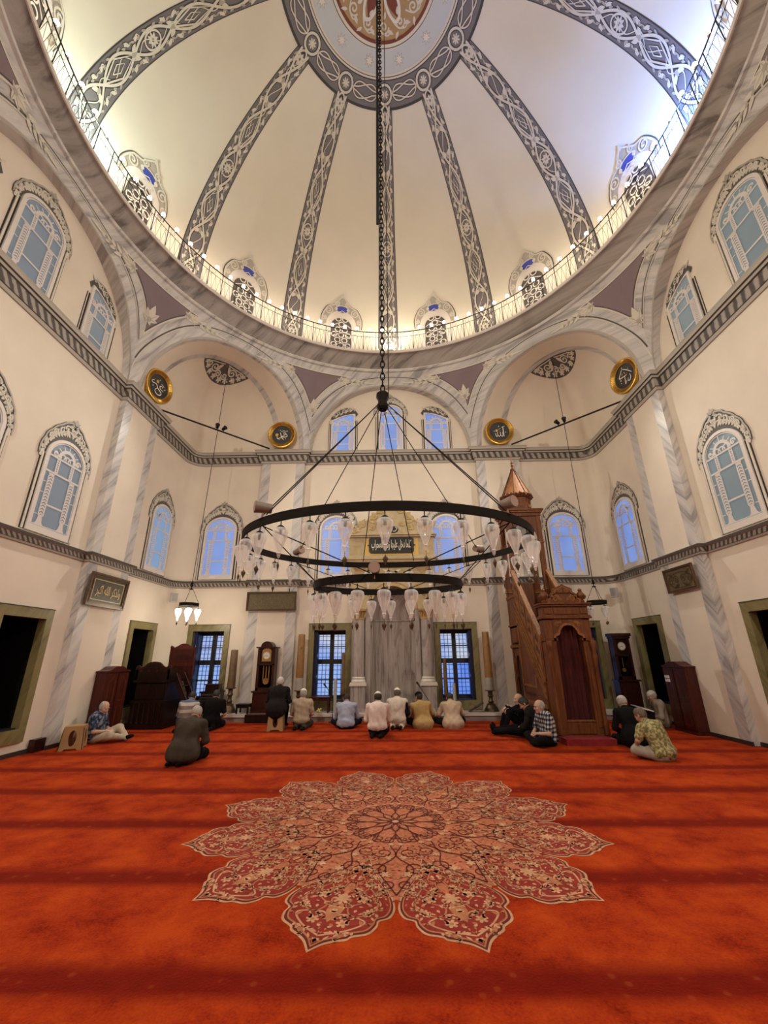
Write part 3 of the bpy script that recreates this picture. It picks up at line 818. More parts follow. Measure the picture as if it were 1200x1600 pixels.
def make_side_lunette():
    root = empty('window'); root['kind'] = 'structure'; W = .425
    def outl(d): return [(-W + d, d), (-W + d, 1.34 - d * .6)] + [(-W + d + (2 * W - 2 * d) * i / 8, 1.34 - d * .6 + .26 * sin(pi / 2 * i / 8) ** .9) for i in range(1, 8)] + [(W - d, 1.60 - d), (W - d, d)]
    b = MB(); strip_frame(b, outl(0), outl(.06), 0, .045, 'white_trim', ID); b.build('frame', root)
    b = MB(); extr(b, outl(.055), 0, .012, 'pane_back', ID); b.build('pane', root)
    b = MB(); b.items([q for q in xf(tracery(W - .06, 1.5, 0, 0), 1, .93, 0, 0, .06) if max(p[1] for p in q[1]) < 1.5], ID); b.build('tracery', root)
    b = MB()
    top = [(x, y) for x, y in outl(0)[1:-1]]
    up = [(x, y + .16 + .14 * sin(pi * min(1, max(0, (x + W) / (2 * W)))) ** 1.2 + .02 * abs(sin(x * 22))) for x, y in top]
    it = [F([(-W - .08, 1.22)] + up + [(W + .1, 1.6), (W + .03, 1.5)] + top[::-1], 'ornament_dark', .012)]
    for i, t in enumerate((.1, .3, .5, .7, .88)):
        x = -W + 2 * W * t; y = 1.42 + .3 * sin(pi / 2 * t)
        it += [S(spiral(x, y + .1, .085, i, 1.4 * (1 if i % 2 else -1), 12), .026, 'ornament_light', .022), F(leaf(x + .05, y, .9, .2, .06), 'ornament_light', .02)]
    it += [S(up, .03, 'ornament_mid', .022), F(leaf(-W - .06, 1.2, 1.2, .22, .1), 'ornament_light', .02)]
    b.items(it, ID); b.build('crest', root)
    b = MB(); b.use('black_line')
    for sg in (-1, 1): b.box((sg * (W + .02) - .015, -.012, 0), (sg * (W + .02) + .015, 0, 1.34)); b.box((sg * (W + .08) - .008, -.01, 0), (sg * (W + .08) + .008, 0, 1.34))
    b.build('jamb', root)
    return root
sl = make_side_lunette(); sr = copy_tree(sl)
for c in sr.children:
    c.data = c.data.copy()
    c.data.transform(Matrix.Scale(-1, 4, Vector((1, 0, 0)))); c.data.flip_normals()
for j, (w, p) in enumerate((('back', None), ('left', 'pane_left'), ('right', 'pane_right'))):
    put(sl, w, -1.64, 8.20, p, j == 0); put(sr, w, 1.64, 8.20, p, j == 0)

# ------------------------------------------------------------------ lower openings: olive marble surround and reveal; a lit window or a dark doorway
def make_opening(kind, shutter=0):
    root = empty('opening'); root['kind'] = 'structure'
    b = MB(); b.use('olive_marble')
    b.box((-.63, -.045, .22), (-.47, .02, 2.56)); b.box((.47, -.045, .22), (.63, .02, 2.56)); b.box((-.47, -.045, 2.38), (.47, .02, 2.56)); b.box((-.47, -.045, .22), (.47, .02, .45))
    b.use('black_line'); b.box((-.64, -.05, 2.56), (.64, .02, 2.575))
    b.build('surround', root)
    D = .55 if kind == 'window' else .9
    b = MB(); b.use('olive_marble')
    for m_, d0, d1 in (('olive_marble', 0, .11 if kind == 'door' else D), ('dark_void', .11, D)):  # inner reveal coloured black to stand for the unlit doorway depth
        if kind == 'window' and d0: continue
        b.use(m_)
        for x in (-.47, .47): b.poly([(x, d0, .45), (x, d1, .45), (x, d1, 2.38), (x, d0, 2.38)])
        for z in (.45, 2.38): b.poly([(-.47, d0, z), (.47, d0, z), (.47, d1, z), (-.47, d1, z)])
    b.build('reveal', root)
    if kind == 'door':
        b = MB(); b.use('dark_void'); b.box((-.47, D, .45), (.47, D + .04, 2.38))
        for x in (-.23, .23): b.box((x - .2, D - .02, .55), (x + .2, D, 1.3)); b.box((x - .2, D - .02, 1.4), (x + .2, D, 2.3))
        b.build('door_leaf', root)
        b = MB(); b.use('window_bar'); b.box((-.47, .02, .42), (.47, .3, .47)); b.build('sill', root)
        return root
    b = MB(); b.use('window_bar')
    b.box((-.47, D - .08, .45), (-.40, D, 2.38)); b.box((.40, D - .08, .45), (.47, D, 2.38)); b.box((-.06, D - .09, .45), (.06, D, 2.38))
    for z0, z1 in ((.45, .56), (1.42, 1.56), (2.27, 2.38)): b.box((-.47, D - .08, z0), (.47, D, z1))
    for z in (.98, 1.92): b.box((-.47, D - .06, z - .015), (.47, D, z + .015))
    b.build('sash', root)
    b = MB(); b.use('window_bar')
    for sg in (-1, 1):
        for x in (.175, .285): b.box((sg * x - .007, D - .03, .5), (sg * x + .007, D - .015, 2.3))
    for i in range(14):
        z = .64 + i * .122; b.box((-.42, D - .03, z - .006), (.42, D - .015, z + .006))
    b.build('grille', root)
    b = MB(); b.use('street_view'); b.box((-.47, D, .45), (.47, D + .02, 1.49)); b.use('street_view_high'); b.box((-.47, D, 1.49), (.47, D + .02, 2.38)); b.build('pane', root)
    b = MB(); b.use('window_bar'); b.box((-.47, .04, .44), (.47, D - .08, .47)); b.build('sill', root)
    if shutter:
        b = MB(); b.use('navy_shutter'); s = shutter
        b.box((s * .465, .08, .47), (s * .43, .30, 2.36)); b.box((s * .425, .10, .47), (s * .385, .40, 2.36))
        for z0, z1 in ((.55, 1.05), (1.12, 1.62), (1.7, 2.28)):
            b.box((s * .385, .14, z0), (s * .37, .36, z1)); b.box((s * .37, .18, z0 + .05), (s * .362, .32, z1 - .05))
        b.build('shutter', root)
    return root
def put_open(root, w, u, kind):
    ctr = WIN if kind == 'window' else DOOR; ctr[0] += 1
    root.name = ('window_%d' if kind == 'window' else 'door_%d') % ctr[0]
    root.location = WM(w) @ Vector((u, HW, 0)); root.rotation_euler = (0, 0, WALL[w])
for u in OPEN['back']: put_open(make_opening('window', -1 if u < 0 else 1), 'back', u, 'window')
d0 = make_opening('door'); fd = True
for w in ('left', 'right'):
    for u in OPEN[w]:
        put_open(d0 if fd else copy_tree(d0), w, u, 'door'); fd = False

# ------------------------------------------------------------------ camera
FPX, PITCH, YAW, ROLL = 641.88, .3361, -.0177, -.0089
fw = Vector((sin(YAW) * cos(PITCH), cos(YAW) * cos(PITCH), sin(PITCH))); rt = Vector((cos(YAW), -sin(YAW), 0)); up = rt.cross(fw)
rt2 = rt * cos(ROLL) + up * sin(ROLL); up2 = -rt * sin(ROLL) + up * cos(ROLL)
cd = bpy.data.cameras.new('camera'); cam = bpy.data.objects.new('camera', cd); COL.objects.link(cam)
cd.sensor_fit = 'HORIZONTAL'; cd.sensor_width = 36; cd.lens = FPX * 36 / 1200; cd.clip_start = .02; cd.clip_end = 100
M = Matrix.Identity(4)
for i in range(3): M[i][0], M[i][1], M[i][2], M[i][3] = rt2[i], up2[i], -fw[i], (0.0, -5.888, 1.65)[i]
cam.matrix_world = M
SC.camera = cam

# ------------------------------------------------------------------ sky outside, view settings
wd = bpy.data.worlds.new('dusk'); SC.world = wd; wd.use_nodes = True
bg = wd.node_tree.nodes['Background']; bg.inputs[0].default_value = (.10, .16, .34, 1); bg.inputs[1].default_value = .4
SC.view_settings.view_transform = 'Standard'; SC.view_settings.look = 'None'; SC.view_settings.gamma = 1; SC.view_settings.exposure = 0.03
try: SC.view_settings.use_curve_mapping = False
except Exception: pass
SC.cycles.use_denoising = True
SC.cycles.max_bounces = 10; SC.cycles.diffuse_bounces = 5; SC.cycles.transparent_max_bounces = 24
SC.cycles.sample_clamp_indirect = 6
# ------------------------------------------------------------------ gallery railing and its lamps
RR = 6.56; ZG = 12.29; NB = 88
rail = empty('gallery_railing', (0, 0, 0)); tag(rail, 'thin dark iron railing all round the gallery at the foot of the dome', 'railing')
def RP3(i, z, r=RR): a = 2 * pi * i / NB; return (r * sin(a), r * cos(a), z)
b = MB(); b.use('steel_dark'); b.tube([RP3(i / 2, ZG + .90) for i in range(2 * NB)], .016, 6, True); b.build('top_rail', rail)
b = MB(); b.use('steel_dark')
b.tube([RP3(i / 2, ZG + .68) for i in range(2 * NB)], .008, 5, True); b.tube([RP3(i / 2, ZG + .06) for i in range(2 * NB)], .008, 5, True); b.build('lower_rail', rail)
b = MB(); b.use('steel_dark')
for i in range(-26, 27):
    for j in range(3):
        b.tube([RP3(i + j / 3, ZG + .06), RP3(i + j / 3 + .17, ZG + .68)], .0045, 4); b.tube([RP3(i + j / 3 + .17, ZG + .68), RP3(i + j / 3 + .33, ZG + .06)], .0045, 4)
    b.tube([Vector(RP3(i + .15, 0)) + Vector((0, 0, ZG + .68 + .11 + .09 * sin(2 * pi * q / 12))) + (Vector(RP3(i + .15 + .14 * (1 - cos(2 * pi * q / 12)), 0)) - Vector(RP3(i + .15, 0))) for q in range(13)], .004, 4)
b.build('wire_infill', rail)
b = MB(); b.use('steel_dark'); b.tube([(0, RR, ZG), (0, RR, ZG + .90)], .011, 6); p0 = b.build('post', rail)
for i in range(-26, 27):
    if i == 0: continue
    c = p0.copy(); COL.objects.link(c); c.parent = rail; c.rotation_euler = (0, 0, -2 * pi * i / NB)
b = MB(); b.use('white_trim'); b.lathe([(.018, 0), (.03, .02), (.03, .05), (.02, .055)], (0, 0, 0), 10)
b.use('bulb_glow'); b.sphere((0, 0, .10), .052, 12, 8, sz=1.15)
bulb = b.build('light_bulb')
for i in range(NB):
    c = bulb if i == 0 else bulb.copy()
    if i: COL.objects.link(c)
    c.location = RP3(i + .5, ZG + .918)
    tag(c, 'small bare lit bulb on the top rail of the gallery under the dome', 'bulb', 'bulbs along the gallery railing')
# floodlights lying on the gallery against the dome
def light(kind, name, energy, color, loc, target=None, size=.2, spot=None, parent=None):
    l = bpy.data.lights.new(name, kind); l.energy = energy; l.color = color
    if kind == 'AREA': l.size = size
    else: l.shadow_soft_size = size
    if kind == 'SPOT': l.spot_size = spot; l.spot_blend = .8
    o = bpy.data.objects.new(name, l); COL.objects.link(o); o.location = loc
    if target is not None: o.rotation_euler = (Vector(target) - Vector(loc)).to_track_quat('-Z', 'Y').to_euler()
    if parent: o.parent = parent
    return o
for i, col, en, lab in ((-2.95, (.74, 1.0, .88), 480, 'floodlight throwing greenish white light up the left side of the dome'), (2.95, (.15, .36, 1.0), 1500, 'floodlight throwing blue light up the right side of the dome'),
                        (.02, (1.0, .86, .62), 160, 'floodlight with warm light behind the railing above the mihrab')):
    th = i * 2 * pi / NR; p = Vector((6.78 * sin(th), 6.78 * cos(th), ZG))
    f = empty('floodlight', p, -th); tag(f, lab, 'lamp')
    b = MB(); b.use('steel_dark'); b.box((-.14, -.06, .06), (.14, .06, .24)); b.build('housing', f)
    b = MB(); b.use('steel_dark'); b.box((-.16, -.02, 0), (-.145, .02, .2)); b.box((.145, -.02, 0), (.16, .02, .2)); b.box((-.16, -.03, 0), (.16, .03, .012)); b.build('bracket', f)
    tg = DP(th, 2.2)
    l = light('SPOT', 'beam', en, col, (0, .06, .30), None, .10, 2.3, f)
    lt = Matrix.Rotation(th, 4, 'Z') @ (tg - p); l.rotation_euler = (lt - Vector((0, .06, .30))).to_track_quat('-Z', 'Y').to_euler()
# ------------------------------------------------------------------ materials for furnishings
wood('minbar_wood', (.175, .058, .016), (.085, .024, .007), .5)
wood('minbar_wood_light', (.28, .118, .037), (.16, .058, .017), .6)
wood('mahogany', (.075, .014, .009), (.032, .006, .004), .35)
wood('dark_wood', (.022, .007, .005), (.008, .003, .002), .35)
wood('clock_wood', (.052, .013, .008), (.02, .005, .004), .3)
mat('brass', (.50, .30, .10), .35, metal=.8)
mat('bronze', (.10, .065, .035), .42, metal=.6)
mat('drum_gray', (.22, .165, .125), .5)
mat('drum_face', (.36, .245, .19), .45)
clear_glass('lamp_glass', (.95, .93, .91), .33, .06)
mat('wax_ochre', (.25, .12, .03), .45, var=.15, scale=8)
mat('wax_brown', (.13, .075, .03), .5, var=.2, scale=8)
mat('wax_gray', (.34, .31, .28), .5, var=.08, scale=10)
mat('red_cloth', (.22, .010, .012), .9, var=.2, scale=10)
mat('red_curtain', (.055, .002, .002), .85, var=.3, scale=6)
mat('gold_paint', (.50, .365, .15), .45, var=.2, scale=8)
mat('cream_gold', (.47, .375, .215), .5, var=.12, scale=5)
mat('gold_leaf', (.62, .40, .11), .4, metal=.3)
mat('capital_brown', (.34, .19, .075), .45, var=.3, scale=25)
mat('board_olive', (.115, .085, .038), .5, var=.25, scale=25)
mat('board_green', (.055, .05, .03), .5, var=.2, scale=20)
mat('frame_brown', (.10, .052, .025), .4, var=.3, scale=14)
mat('speaker_white', (.55, .53, .50), .5)
mat('speaker_mesh', (.33, .30, .28), .8)
mat('plastic_tan', (.36, .22, .09), .45)
mat('cushion_cream', (.48, .38, .23), .9, var=.12, scale=12)
mat('paper', (.80, .80, .80), .7)
mat('black_cloth', (.006, .006, .006), .9, spec=.15)
mat('dial_white', (.72, .70, .64), .4)
mat('white_plastic', (.7, .7, .7), .5)
mat('letter_gold', (.58, .43, .22), .45)
mat('radiator', (.05, .04, .04), .5)

# ------------------------------------------------------------------ tie rods with twin spotlights, in front of the corner vaults
def tie_rod(sx, sy, label, lampp):
    P0 = Vector((sx * 4.10, sy * 6.52, 8.33)); P1 = Vector((sx * 6.52, sy * 4.10, 8.33))
    t = empty('tie_rod', (P0 + P1) / 2); tag(t, label, 'tie rod')
    b = MB(Matrix.Translation(-(P0 + P1) / 2)); b.use('steel_dark'); b.tube([P0, P1], .026, 8); b.build('rod', t)
    c = (P0 + P1) / 2; n = Vector((-sx, -sy, 0)).normalized(); d = (P1 - P0).normalized()
    for s in (-1, 1):
        q = c + d * s * .10 + Vector((0, 0, .03))
        b = MB(Matrix.Translation(-c)); b.use('steel_dark')
        ax = (n * .9 + d * s * .25 + Vector((0, 0, .25))).normalized()
        b.tube([q - ax * .04 + Vector((0, 0, .08)), q + ax * .05 + Vector((0, 0, .08)), q + ax * .10 + Vector((0, 0, .08))], [.045, .055, .07], 12); b.tube([q - Vector((0, 0, .03)), q + Vector((0, 0, .06))], .014, 6)
        b.build('spotlight', t)
    tgt = c + n * 8 + Vector((0, 0, -4.6))
    light('SPOT', 'spot_beam', lampp, (1.0, .93, .82), n * .24 + Vector((0, 0, .12)), None, .09, 2.75, t).rotation_euler = (tgt - c).to_track_quat('-Z', 'Y').to_euler()
SPOTP = 1050
tie_rod(-1, 1, 'black iron tie rod with two small spotlights across the left corner vault', SPOTP * .8)
tie_rod(1, 1, 'black iron tie rod with two small spotlights across the right corner vault', SPOTP * .8)
tie_rod(-1, -1, 'unseen tie rod behind the viewer on the left, with spotlights added as fill', SPOTP)  # rod out of view; its spotlights are added to brighten the lower walls
tie_rod(1, -1, 'unseen tie rod behind the viewer on the right, with spotlights added as fill', SPOTP)  # also unseen, spotlights added for frontal fill light

# ------------------------------------------------------------------ calligraphy roundels standing on the upper cornice
def scr(P, c, rx, ry, w): return (bez([((x - c[0]) / rx, (c[1] - y) / ry) for x, y in P], 6), w)
C1, C2, C3, C4 = (600, 575), (590, 600), (575, 750), (590, 800)
SCRIPTS = {
 'allah': ([scr(p, C1, 335, 335, w) for p, w in (
    ([(738, 400), (745, 600), (762, 775)], .10), ([(715, 605), (722, 735), (690, 762), (645, 725), (630, 605), (640, 700), (595, 768), (545, 730), (522, 650), (550, 605)], .075),
    ([(450, 640), (470, 740), (500, 772), (535, 715)], .075), ([(570, 492), (655, 465)], .04), ([(680, 420), (810, 365)], .05), ([(585, 350), (600, 375), (560, 405)], .05), ([(805, 600), (845, 610)], .06), ([(615, 565), (645, 560)], .06))],
    [(-.28, .10, .17, 'gold_leaf'), (-.55, .03, .08, 'ornament_mid')]),
 'muhammad': ([scr(p, C2, 345, 345, w) for p, w in (
    ([(700, 505), (655, 550), (700, 595), (745, 550), (700, 508)], .07), ([(740, 555), (790, 645), (690, 690), (600, 655), (690, 625)], .09), ([(530, 500), (560, 620), (610, 740), (675, 785)], .10),
    ([(410, 655), (428, 742), (500, 722), (575, 660)], .09), ([(540, 460), (700, 410)], .05), ([(620, 495), (770, 445)], .05), ([(505, 420), (530, 400)], .08), ([(785, 440), (805, 455)], .07), ([(720, 760), (755, 755)], .06), ([(470, 790), (545, 755)], .04))],
    [(-.55, .03, .20, 'gold_leaf')]),
 'umar': ([scr(p, C3, 285, 515, w) for p, w in (
    ([(405, 595), (340, 690), (375, 750), (480, 712), (535, 790), (560, 850), (690, 960), (690, 1070), (605, 1140), (515, 1085), (500, 985), (548, 850)], .085),
    ([(715, 695), (655, 650), (610, 705), (640, 800), (745, 830)], .08), ([(630, 540), (745, 610)], .055), ([(800, 640), (770, 715), (740, 705)], .045), ([(570, 400), (550, 470)], .04))],
    [(-.22, .38, .16, 'gold_leaf'), (-.6, -.25, .09, 'ornament_mid')]),
 'abu_bakr': ([scr(p, C4, 285, 500, w) for p, w in (
    ([(580, 340), (578, 450)], .05), ([(560, 455), (470, 620), (425, 745), (540, 790), (655, 805)], .085), ([(590, 450), (700, 620), (815, 860)], .07), ([(592, 820), (572, 1000), (555, 1155), (615, 1040)], .07),
    ([(742, 860), (752, 1000), (708, 1122), (650, 1090), (680, 975)], .075), ([(545, 600), (525, 700)], .05), ([(610, 610), (605, 700)], .05), ([(425, 985), (460, 1010)], .05), ([(735, 560), (745, 610)], .05))],
    [(.22, .08, .15, 'red_brown'), (-.5, -.14, .10, 'gold_leaf')])}
def roundel(name, P, facing, tilt, label):
    t = empty('calligraphy_roundel', P); t.rotation_euler = (0, 0, facing)
    tag(t, label, 'roundel', 'calligraphy roundels')
    T = Matrix.Rotation(tilt, 4, 'X') @ Matrix.Rotation(pi / 2, 4, 'X')     # disc faces -y, top leans into the room
    b = MB(T); b.use('gold', True); b.lathe([(.33, .0), (.335, .03), (.345, .035), (.36, .02), (.40, .05), (.44, .075), (.465, .07), (.48, .04), (.475, -.03), (.33, -.03)], seg=72)
    for i in range(60):
        a = 2 * pi * i / 60; b.tube([(.36 * cos(a), .36 * sin(a), .03), (.40 * cos(a + .03), .40 * sin(a + .03), .062), (.435 * cos(a + .06), .435 * sin(a + .06), .078)], .011, 5)
    b.build('frame', t)
    b = MB(T); b.use('black_panel'); b.lathe([(.34, -.01), (.34, .005), (.001, .006)], seg=48, sm=False); b.build('panel', t)
    b = MB(T); lines, blobs = SCRIPTS[name]
    it = [S([(x * .31, y * .31) for x, y in L], [max(.006, w * .31 * (.55 + .45 * sin(pi * i / (len(L) - 1)))) for i in range(len(L))], 'cream_letter', .011) for L, w in lines]
    it += [F(rosette(x * .31, y * .31, r * .31, 7, .5), m, .009) for x, y, r, m in blobs]
    b.items(it, lambda x, y, h: Vector((x, y, h))); b.build('lettering', t)
roundel('muhammad', (-3.66, 6.36, 8.75), 0, .10, 'gold framed black roundel with cream calligraphy, left one above the qibla wall')
roundel('allah', (3.69, 6.36, 8.74), 0, .10, 'gold framed black roundel with an upright stroke of script, above the pointed minbar spire')
roundel('umar', (-6.40, 3.60, 8.75), radians(78), .10, 'gold framed black roundel with a looping script, on the left wall cornice')
roundel('abu_bakr', (6.40, 3.55, 8.75), -radians(78), .10, 'gold framed black roundel with triangular script, on the right wall cornice')

# ------------------------------------------------------------------ framed boards on the pilasters
def board(name, P, facing, w, h, fr, face, frame_m, label, cat, text=None, tilt=.06, relief=False):
    t = empty(name, P); t.rotation_euler = (0, 0, facing); tag(t, label, cat)
    T = Matrix.Rotation(tilt, 4, 'X')
    b = MB(T)
    def rect(d): return [(-w / 2 + d, -h / 2 + d), (w / 2 - d, -h / 2 + d), (w / 2 - d, h / 2 - d), (-w / 2 + d, h / 2 - d)]
    mp = lambda x, y, hh: Vector((x, -hh, y))
    strip_frame(b, rect(0), rect(fr * .45), -.0, .05, frame_m, mp); strip_frame(b, rect(fr * .45), rect(fr * .8), -.0, .035, 'bronze', mp); strip_frame(b, rect(fr * .8), rect(fr), 0, .045, frame_m, mp)
    b.build('frame', t)
    b = MB(T); extr(b, rect(fr * .9), 0, .018, face, mp)
    if relief:
        it = mirror([S(spiral(.12, .0, .10, 0, 1.6), .02, 'bronze', .024), S(spiral(.30, -.02, .09, 2, -1.5), .02, 'bronze', .024), F(leaf(.2, .06, .6, .2, .06), 'bronze', .024), F(leaf(.05, -.1, -.4, .25, .06), 'bronze', .024)]) + [S(arc(0, -.02, .40, 0, 2 * pi, 30, .17), .018, 'bronze', .024)]
        b.items(it, mp)
    b.build('panel', t)
    if text:
        q = MB(T); strip_frame(q, rect(fr * 1.55), rect(fr * 1.75), .018, .024, 'letter_gold', mp); q.build('border_line', t)
        lettering(text, w - fr * 5.4, h - fr * 5.4, 'lettering', 'letter_gold', t, T @ Matrix.Translation((0, -.028, -.02)) @ Matrix.Rotation(pi / 2, 4, 'X'), slant=-.05)
    return t
board('calligraphy_picture', (-6.60, 3.585, 3.10), pi / 2, 1.31, .72, .085, 'board_green', 'frame_brown', 'dark framed panel of gold script high on the left pilaster', 'picture', 'ولذكر الله اكبر')
board('relief_panel', (6.60, 3.62, 3.25), -pi / 2, .99, .55, .05, 'board_olive', 'frame_brown', 'dark bronze relief panel high on the right pilaster', 'picture', relief=True)
board('notice_board', (-3.625, 6.60, 3.22), 0, 1.50, .56, .05, 'board_olive', 'bronze', 'plain olive brown board above the clock left of the mihrab', 'board', tilt=.05)

# ------------------------------------------------------------------ glass lamps
def lamp_parts(k=1.0, lit=False):
    """teardrop glass hanging from the origin; returns the three meshes"""
    prof = [(.056, -.085), (.072, -.10), (.079, -.13), (.077, -.16), (.068, -.20), (.052, -.25), (.034, -.30), (.021, -.335), (.018, -.35), (.027, -.362), (.018, -.372), (.014, -.40), (.004, -.415)]
    b = MB(); b.use('corner_glow' if lit else 'lamp_glass', True); seg = 36; n = len(prof)
    fl = lambda r, i: r * (1 + (.05 if 0 < i < 8 else 0))
    P = [[(r * k * (1 + (.07 * cos(9 * 2 * pi * j / seg) if 0 < i < 8 else 0)) * cos(2 * pi * j / seg), r * k * (1 + (.07 * cos(9 * 2 * pi * j / seg) if 0 < i < 8 else 0)) * sin(2 * pi * j / seg), z * k) for j in range(seg + 1)] for i, (r, z) in enumerate(prof)]
    b.grid(P)
    g = b.build('glass_lamp')
    b = MB(); b.use('iron', True); b.tube([(0, 0, 0), (0, 0, -.06 * k)], .006 * k, 6); b.lathe([(.012 * k, -.05 * k), (.03 * k, -.06 * k), (.052 * k, -.085 * k), (.02 * k, -.09 * k)], seg=18)
    b.lathe([(.016 * k, -.085 * k), (.016 * k, -.15 * k), (.001, -.155 * k)], seg=10); c = b.build('lamp_cap', g)
    b = MB(); b.use('bronze', True); b.tube([(0, 0, -.41 * k), (0, 0, -.455 * k)], .0025 * k, 4)
    b.lathe([(.002, -.45 * k), (.022 * k, -.475 * k), (.028 * k, -.49 * k), (.02 * k, -.51 * k), (.008 * k, -.535 * k), (.001, -.555 * k)], seg=10, sy=.35); d = b.build('drop_finial', g)
    return g
# ------------------------------------------------------------------ the great chandelier
CH = Vector((-.06, 0, 3.19)); TL = Matrix.Rotation(radians(3.5), 4, 'X')
ch = empty('chandelier', CH); tag(ch, 'great two tiered iron ring chandelier with clear glass drop lamps hung from the dome', 'chandelier')
R1, R2, Z2 = 2.03, 1.04, -.60
hub = Vector((-.05, 0, 2.50))
def hoop(name, r, z, h, mtl):
    b = MB(TL); b.use(mtl); b.lathe([(r - .012, z - h / 2), (r + .012, z - h / 2), (r + .012, z + h / 2), (r - .012, z + h / 2), (r - .012, z - h / 2)], seg=96)
    return b.build(name, ch)
hoop('upper_ring', R1, 0, .10, 'iron'); hoop('lower_ring', R2, Z2, .10, 'iron')
b = MB(); b.use('iron', True)
b.lathe([(.03, .18), (.05, .16), (.105, .12), (.11, .06), (.08, .0), (.075, -.06), (.095, -.09), (.095, -.15), (.06, -.19), (.001, -.195)], hub, 24); b.build('hub', ch)
b = MB(); b.use('iron'); nl = 0
top = Vector((-.05, 0, 19.95 - CH.z)); z = hub.z + .17; lp = .125
while z < top.z:
    a = (nl % 2) * pi / 2; c = Vector((hub.x, 0, z + lp * .5))
    b.tube([c + Vector((cos(a) * .034 * cos(t), sin(a) * .034 * cos(t), .078 * sin(t))) for t in [2 * pi * i / 12 for i in range(12)]], .0125, 5, True)
    z += lp; nl += 1
b.build('chain', ch)
b = MB(); b.use('steel_dark'); b.tube([(hub.x + .10, .05, hub.z + .1), (hub.x + .12, .05, top.z)], .009, 6); b.tube([(hub.x - .075, .03, hub.z + 4.2), (hub.x - .06, .03, top.z)], .028, 8); b.build('cable', ch)
def rp(r, deg, z): return TL @ Vector((r * cos(radians(deg)), r * sin(radians(deg)), z))
for k, (deg, dd) in enumerate(((-133, 1.4), (-133, -1.4), (-47, 1.4), (-47, -1.4), (143, 0), (37, 0), (76, 0), (104, 0))):
    e = rp(R1, deg + dd, .07); b = MB(); b.use('iron'); s = hub + Vector((.085 * cos(radians(deg)), .085 * sin(radians(deg)), -.10)); b.tube([s, e], .0075, 6); b.build('suspension_rod', ch)
for deg in (-133, -47, 37, 143):
    for dd in (-32, 32):
        b = MB(); b.use('iron'); b.tube([rp(R1, deg, -.06), rp(R2, deg + dd, Z2 + .06)], .0065, 6); b.build('lower_suspension_rod', ch)
g0 = lamp_parts()
def hang(parent, pts):
    for i, p in enumerate(pts):
        g = copy_tree(g0, parent); g.location = p; g.rotation_euler = (0, 0, i * .7)
hang(ch, [rp(R1, -90 + 360 / 32 * i, -.05) for i in range(32)])
hang(ch, [rp(R2, -92 + 360 / 20 * i, Z2 - .06) for i in range(20)])
def drum(parent, P, d, up_, r=.072, l=.19):
    d = Vector(d).normalized(); P = Vector(P) + Vector((0, 0, up_))
    b = MB(); b.use('drum_gray', True); b.tube([P - d * l * .5, P - d * l * .35, P + d * l * .3, P + d * l * .5], [r * .8, r * .8, r * .92, r], 20); 
    b.use('drum_face'); b.tube([P + d * l * .5, P + d * (l * .5 + .006)], r * .9, 20); b.tube([P - Vector((0, 0, r)), P - Vector((0, 0, r + .05))], .012, 6)
    b.build('spotlight', parent)
drum(ch, rp(R1, -134, .07), (-.9, -.5, .0), .10); drum(ch, rp(R1, -47, .07), (.55, -.8, 0), .10)
drum(ch, rp(R1, 142, .07), (.7, -.7, .1), .09); drum(ch, rp(R1, 38, .07), (.7, .7, .1), .09)
drum(ch, rp(R2, -98, Z2 + .05), (-.03, -1, .0), .06); drum(ch, rp(R2, 168, Z2 + .05), (-.95, .2, 0), .03); drum(ch, rp(R2, 12, Z2 + .05), (.95, .2, 0), .03)

# ------------------------------------------------------------------ small hanging lamps in the corners
gl = lamp_parts(.92, True)
def corner_lamp(P, top, label, src, phase, cat='hanging lamp'):
    P = Vector(P); t = empty('hanging_lamp', P); tag(t, label, cat)
    b = MB(); b.use('iron'); b.lathe([(.225, -.045), (.245, -.045), (.245, .045), (.225, .045), (.225, -.045)], seg=48); b.build('ring', t)
    b = MB(); b.use('iron'); b.lathe([(.001, .44), (.05, .43), (.05, .41), (.001, .40)], seg=16); b.lathe([(.001, .62), (.04, .58), (.02, .54), (.05, .52), (.001, .47)], seg=12)
    b.tube([(0, 0, .42), (0, 0, .6)], .010, 6); b.build('hook', t)
    b = MB(); b.use('steel_dark'); b.tube([(0, 0, .6), Vector(top) - P], .0085, 6); b.build('wire', t)
    for k in range(3):
        a = 2 * pi * k / 3 + phase; b = MB(); b.use('bronze'); b.tube([(.04 * cos(a), .04 * sin(a), .42), (.235 * cos(a), .235 * sin(a), .04)], .007, 6); b.build('stay', t)
    for k in range(4):
        a = 2 * pi * k / 4 + phase; g = copy_tree(src, t); g.location = (.235 * cos(a), .235 * sin(a), -.035)
    return t
corner_lamp((-5.46, 5.25, 2.98), (-5.36, 5.36, 10.75), 'small ring lamp with lit glass drops hanging in the left corner', gl, .5)
corner_lamp((5.42, 5.3, 2.93), (5.40, 5.36, 10.75), 'small ring lamp with unlit glass drops hanging in the right corner by the minbar', g0, .4)
light('POINT', 'lamp_light', 32, (1.0, .87, .68), (-5.46, 5.25, 2.74), None, .12)
for o in (g0, gl):
    for c in list(o.children): bpy.data.objects.remove(c)
    bpy.data.objects.remove(o)
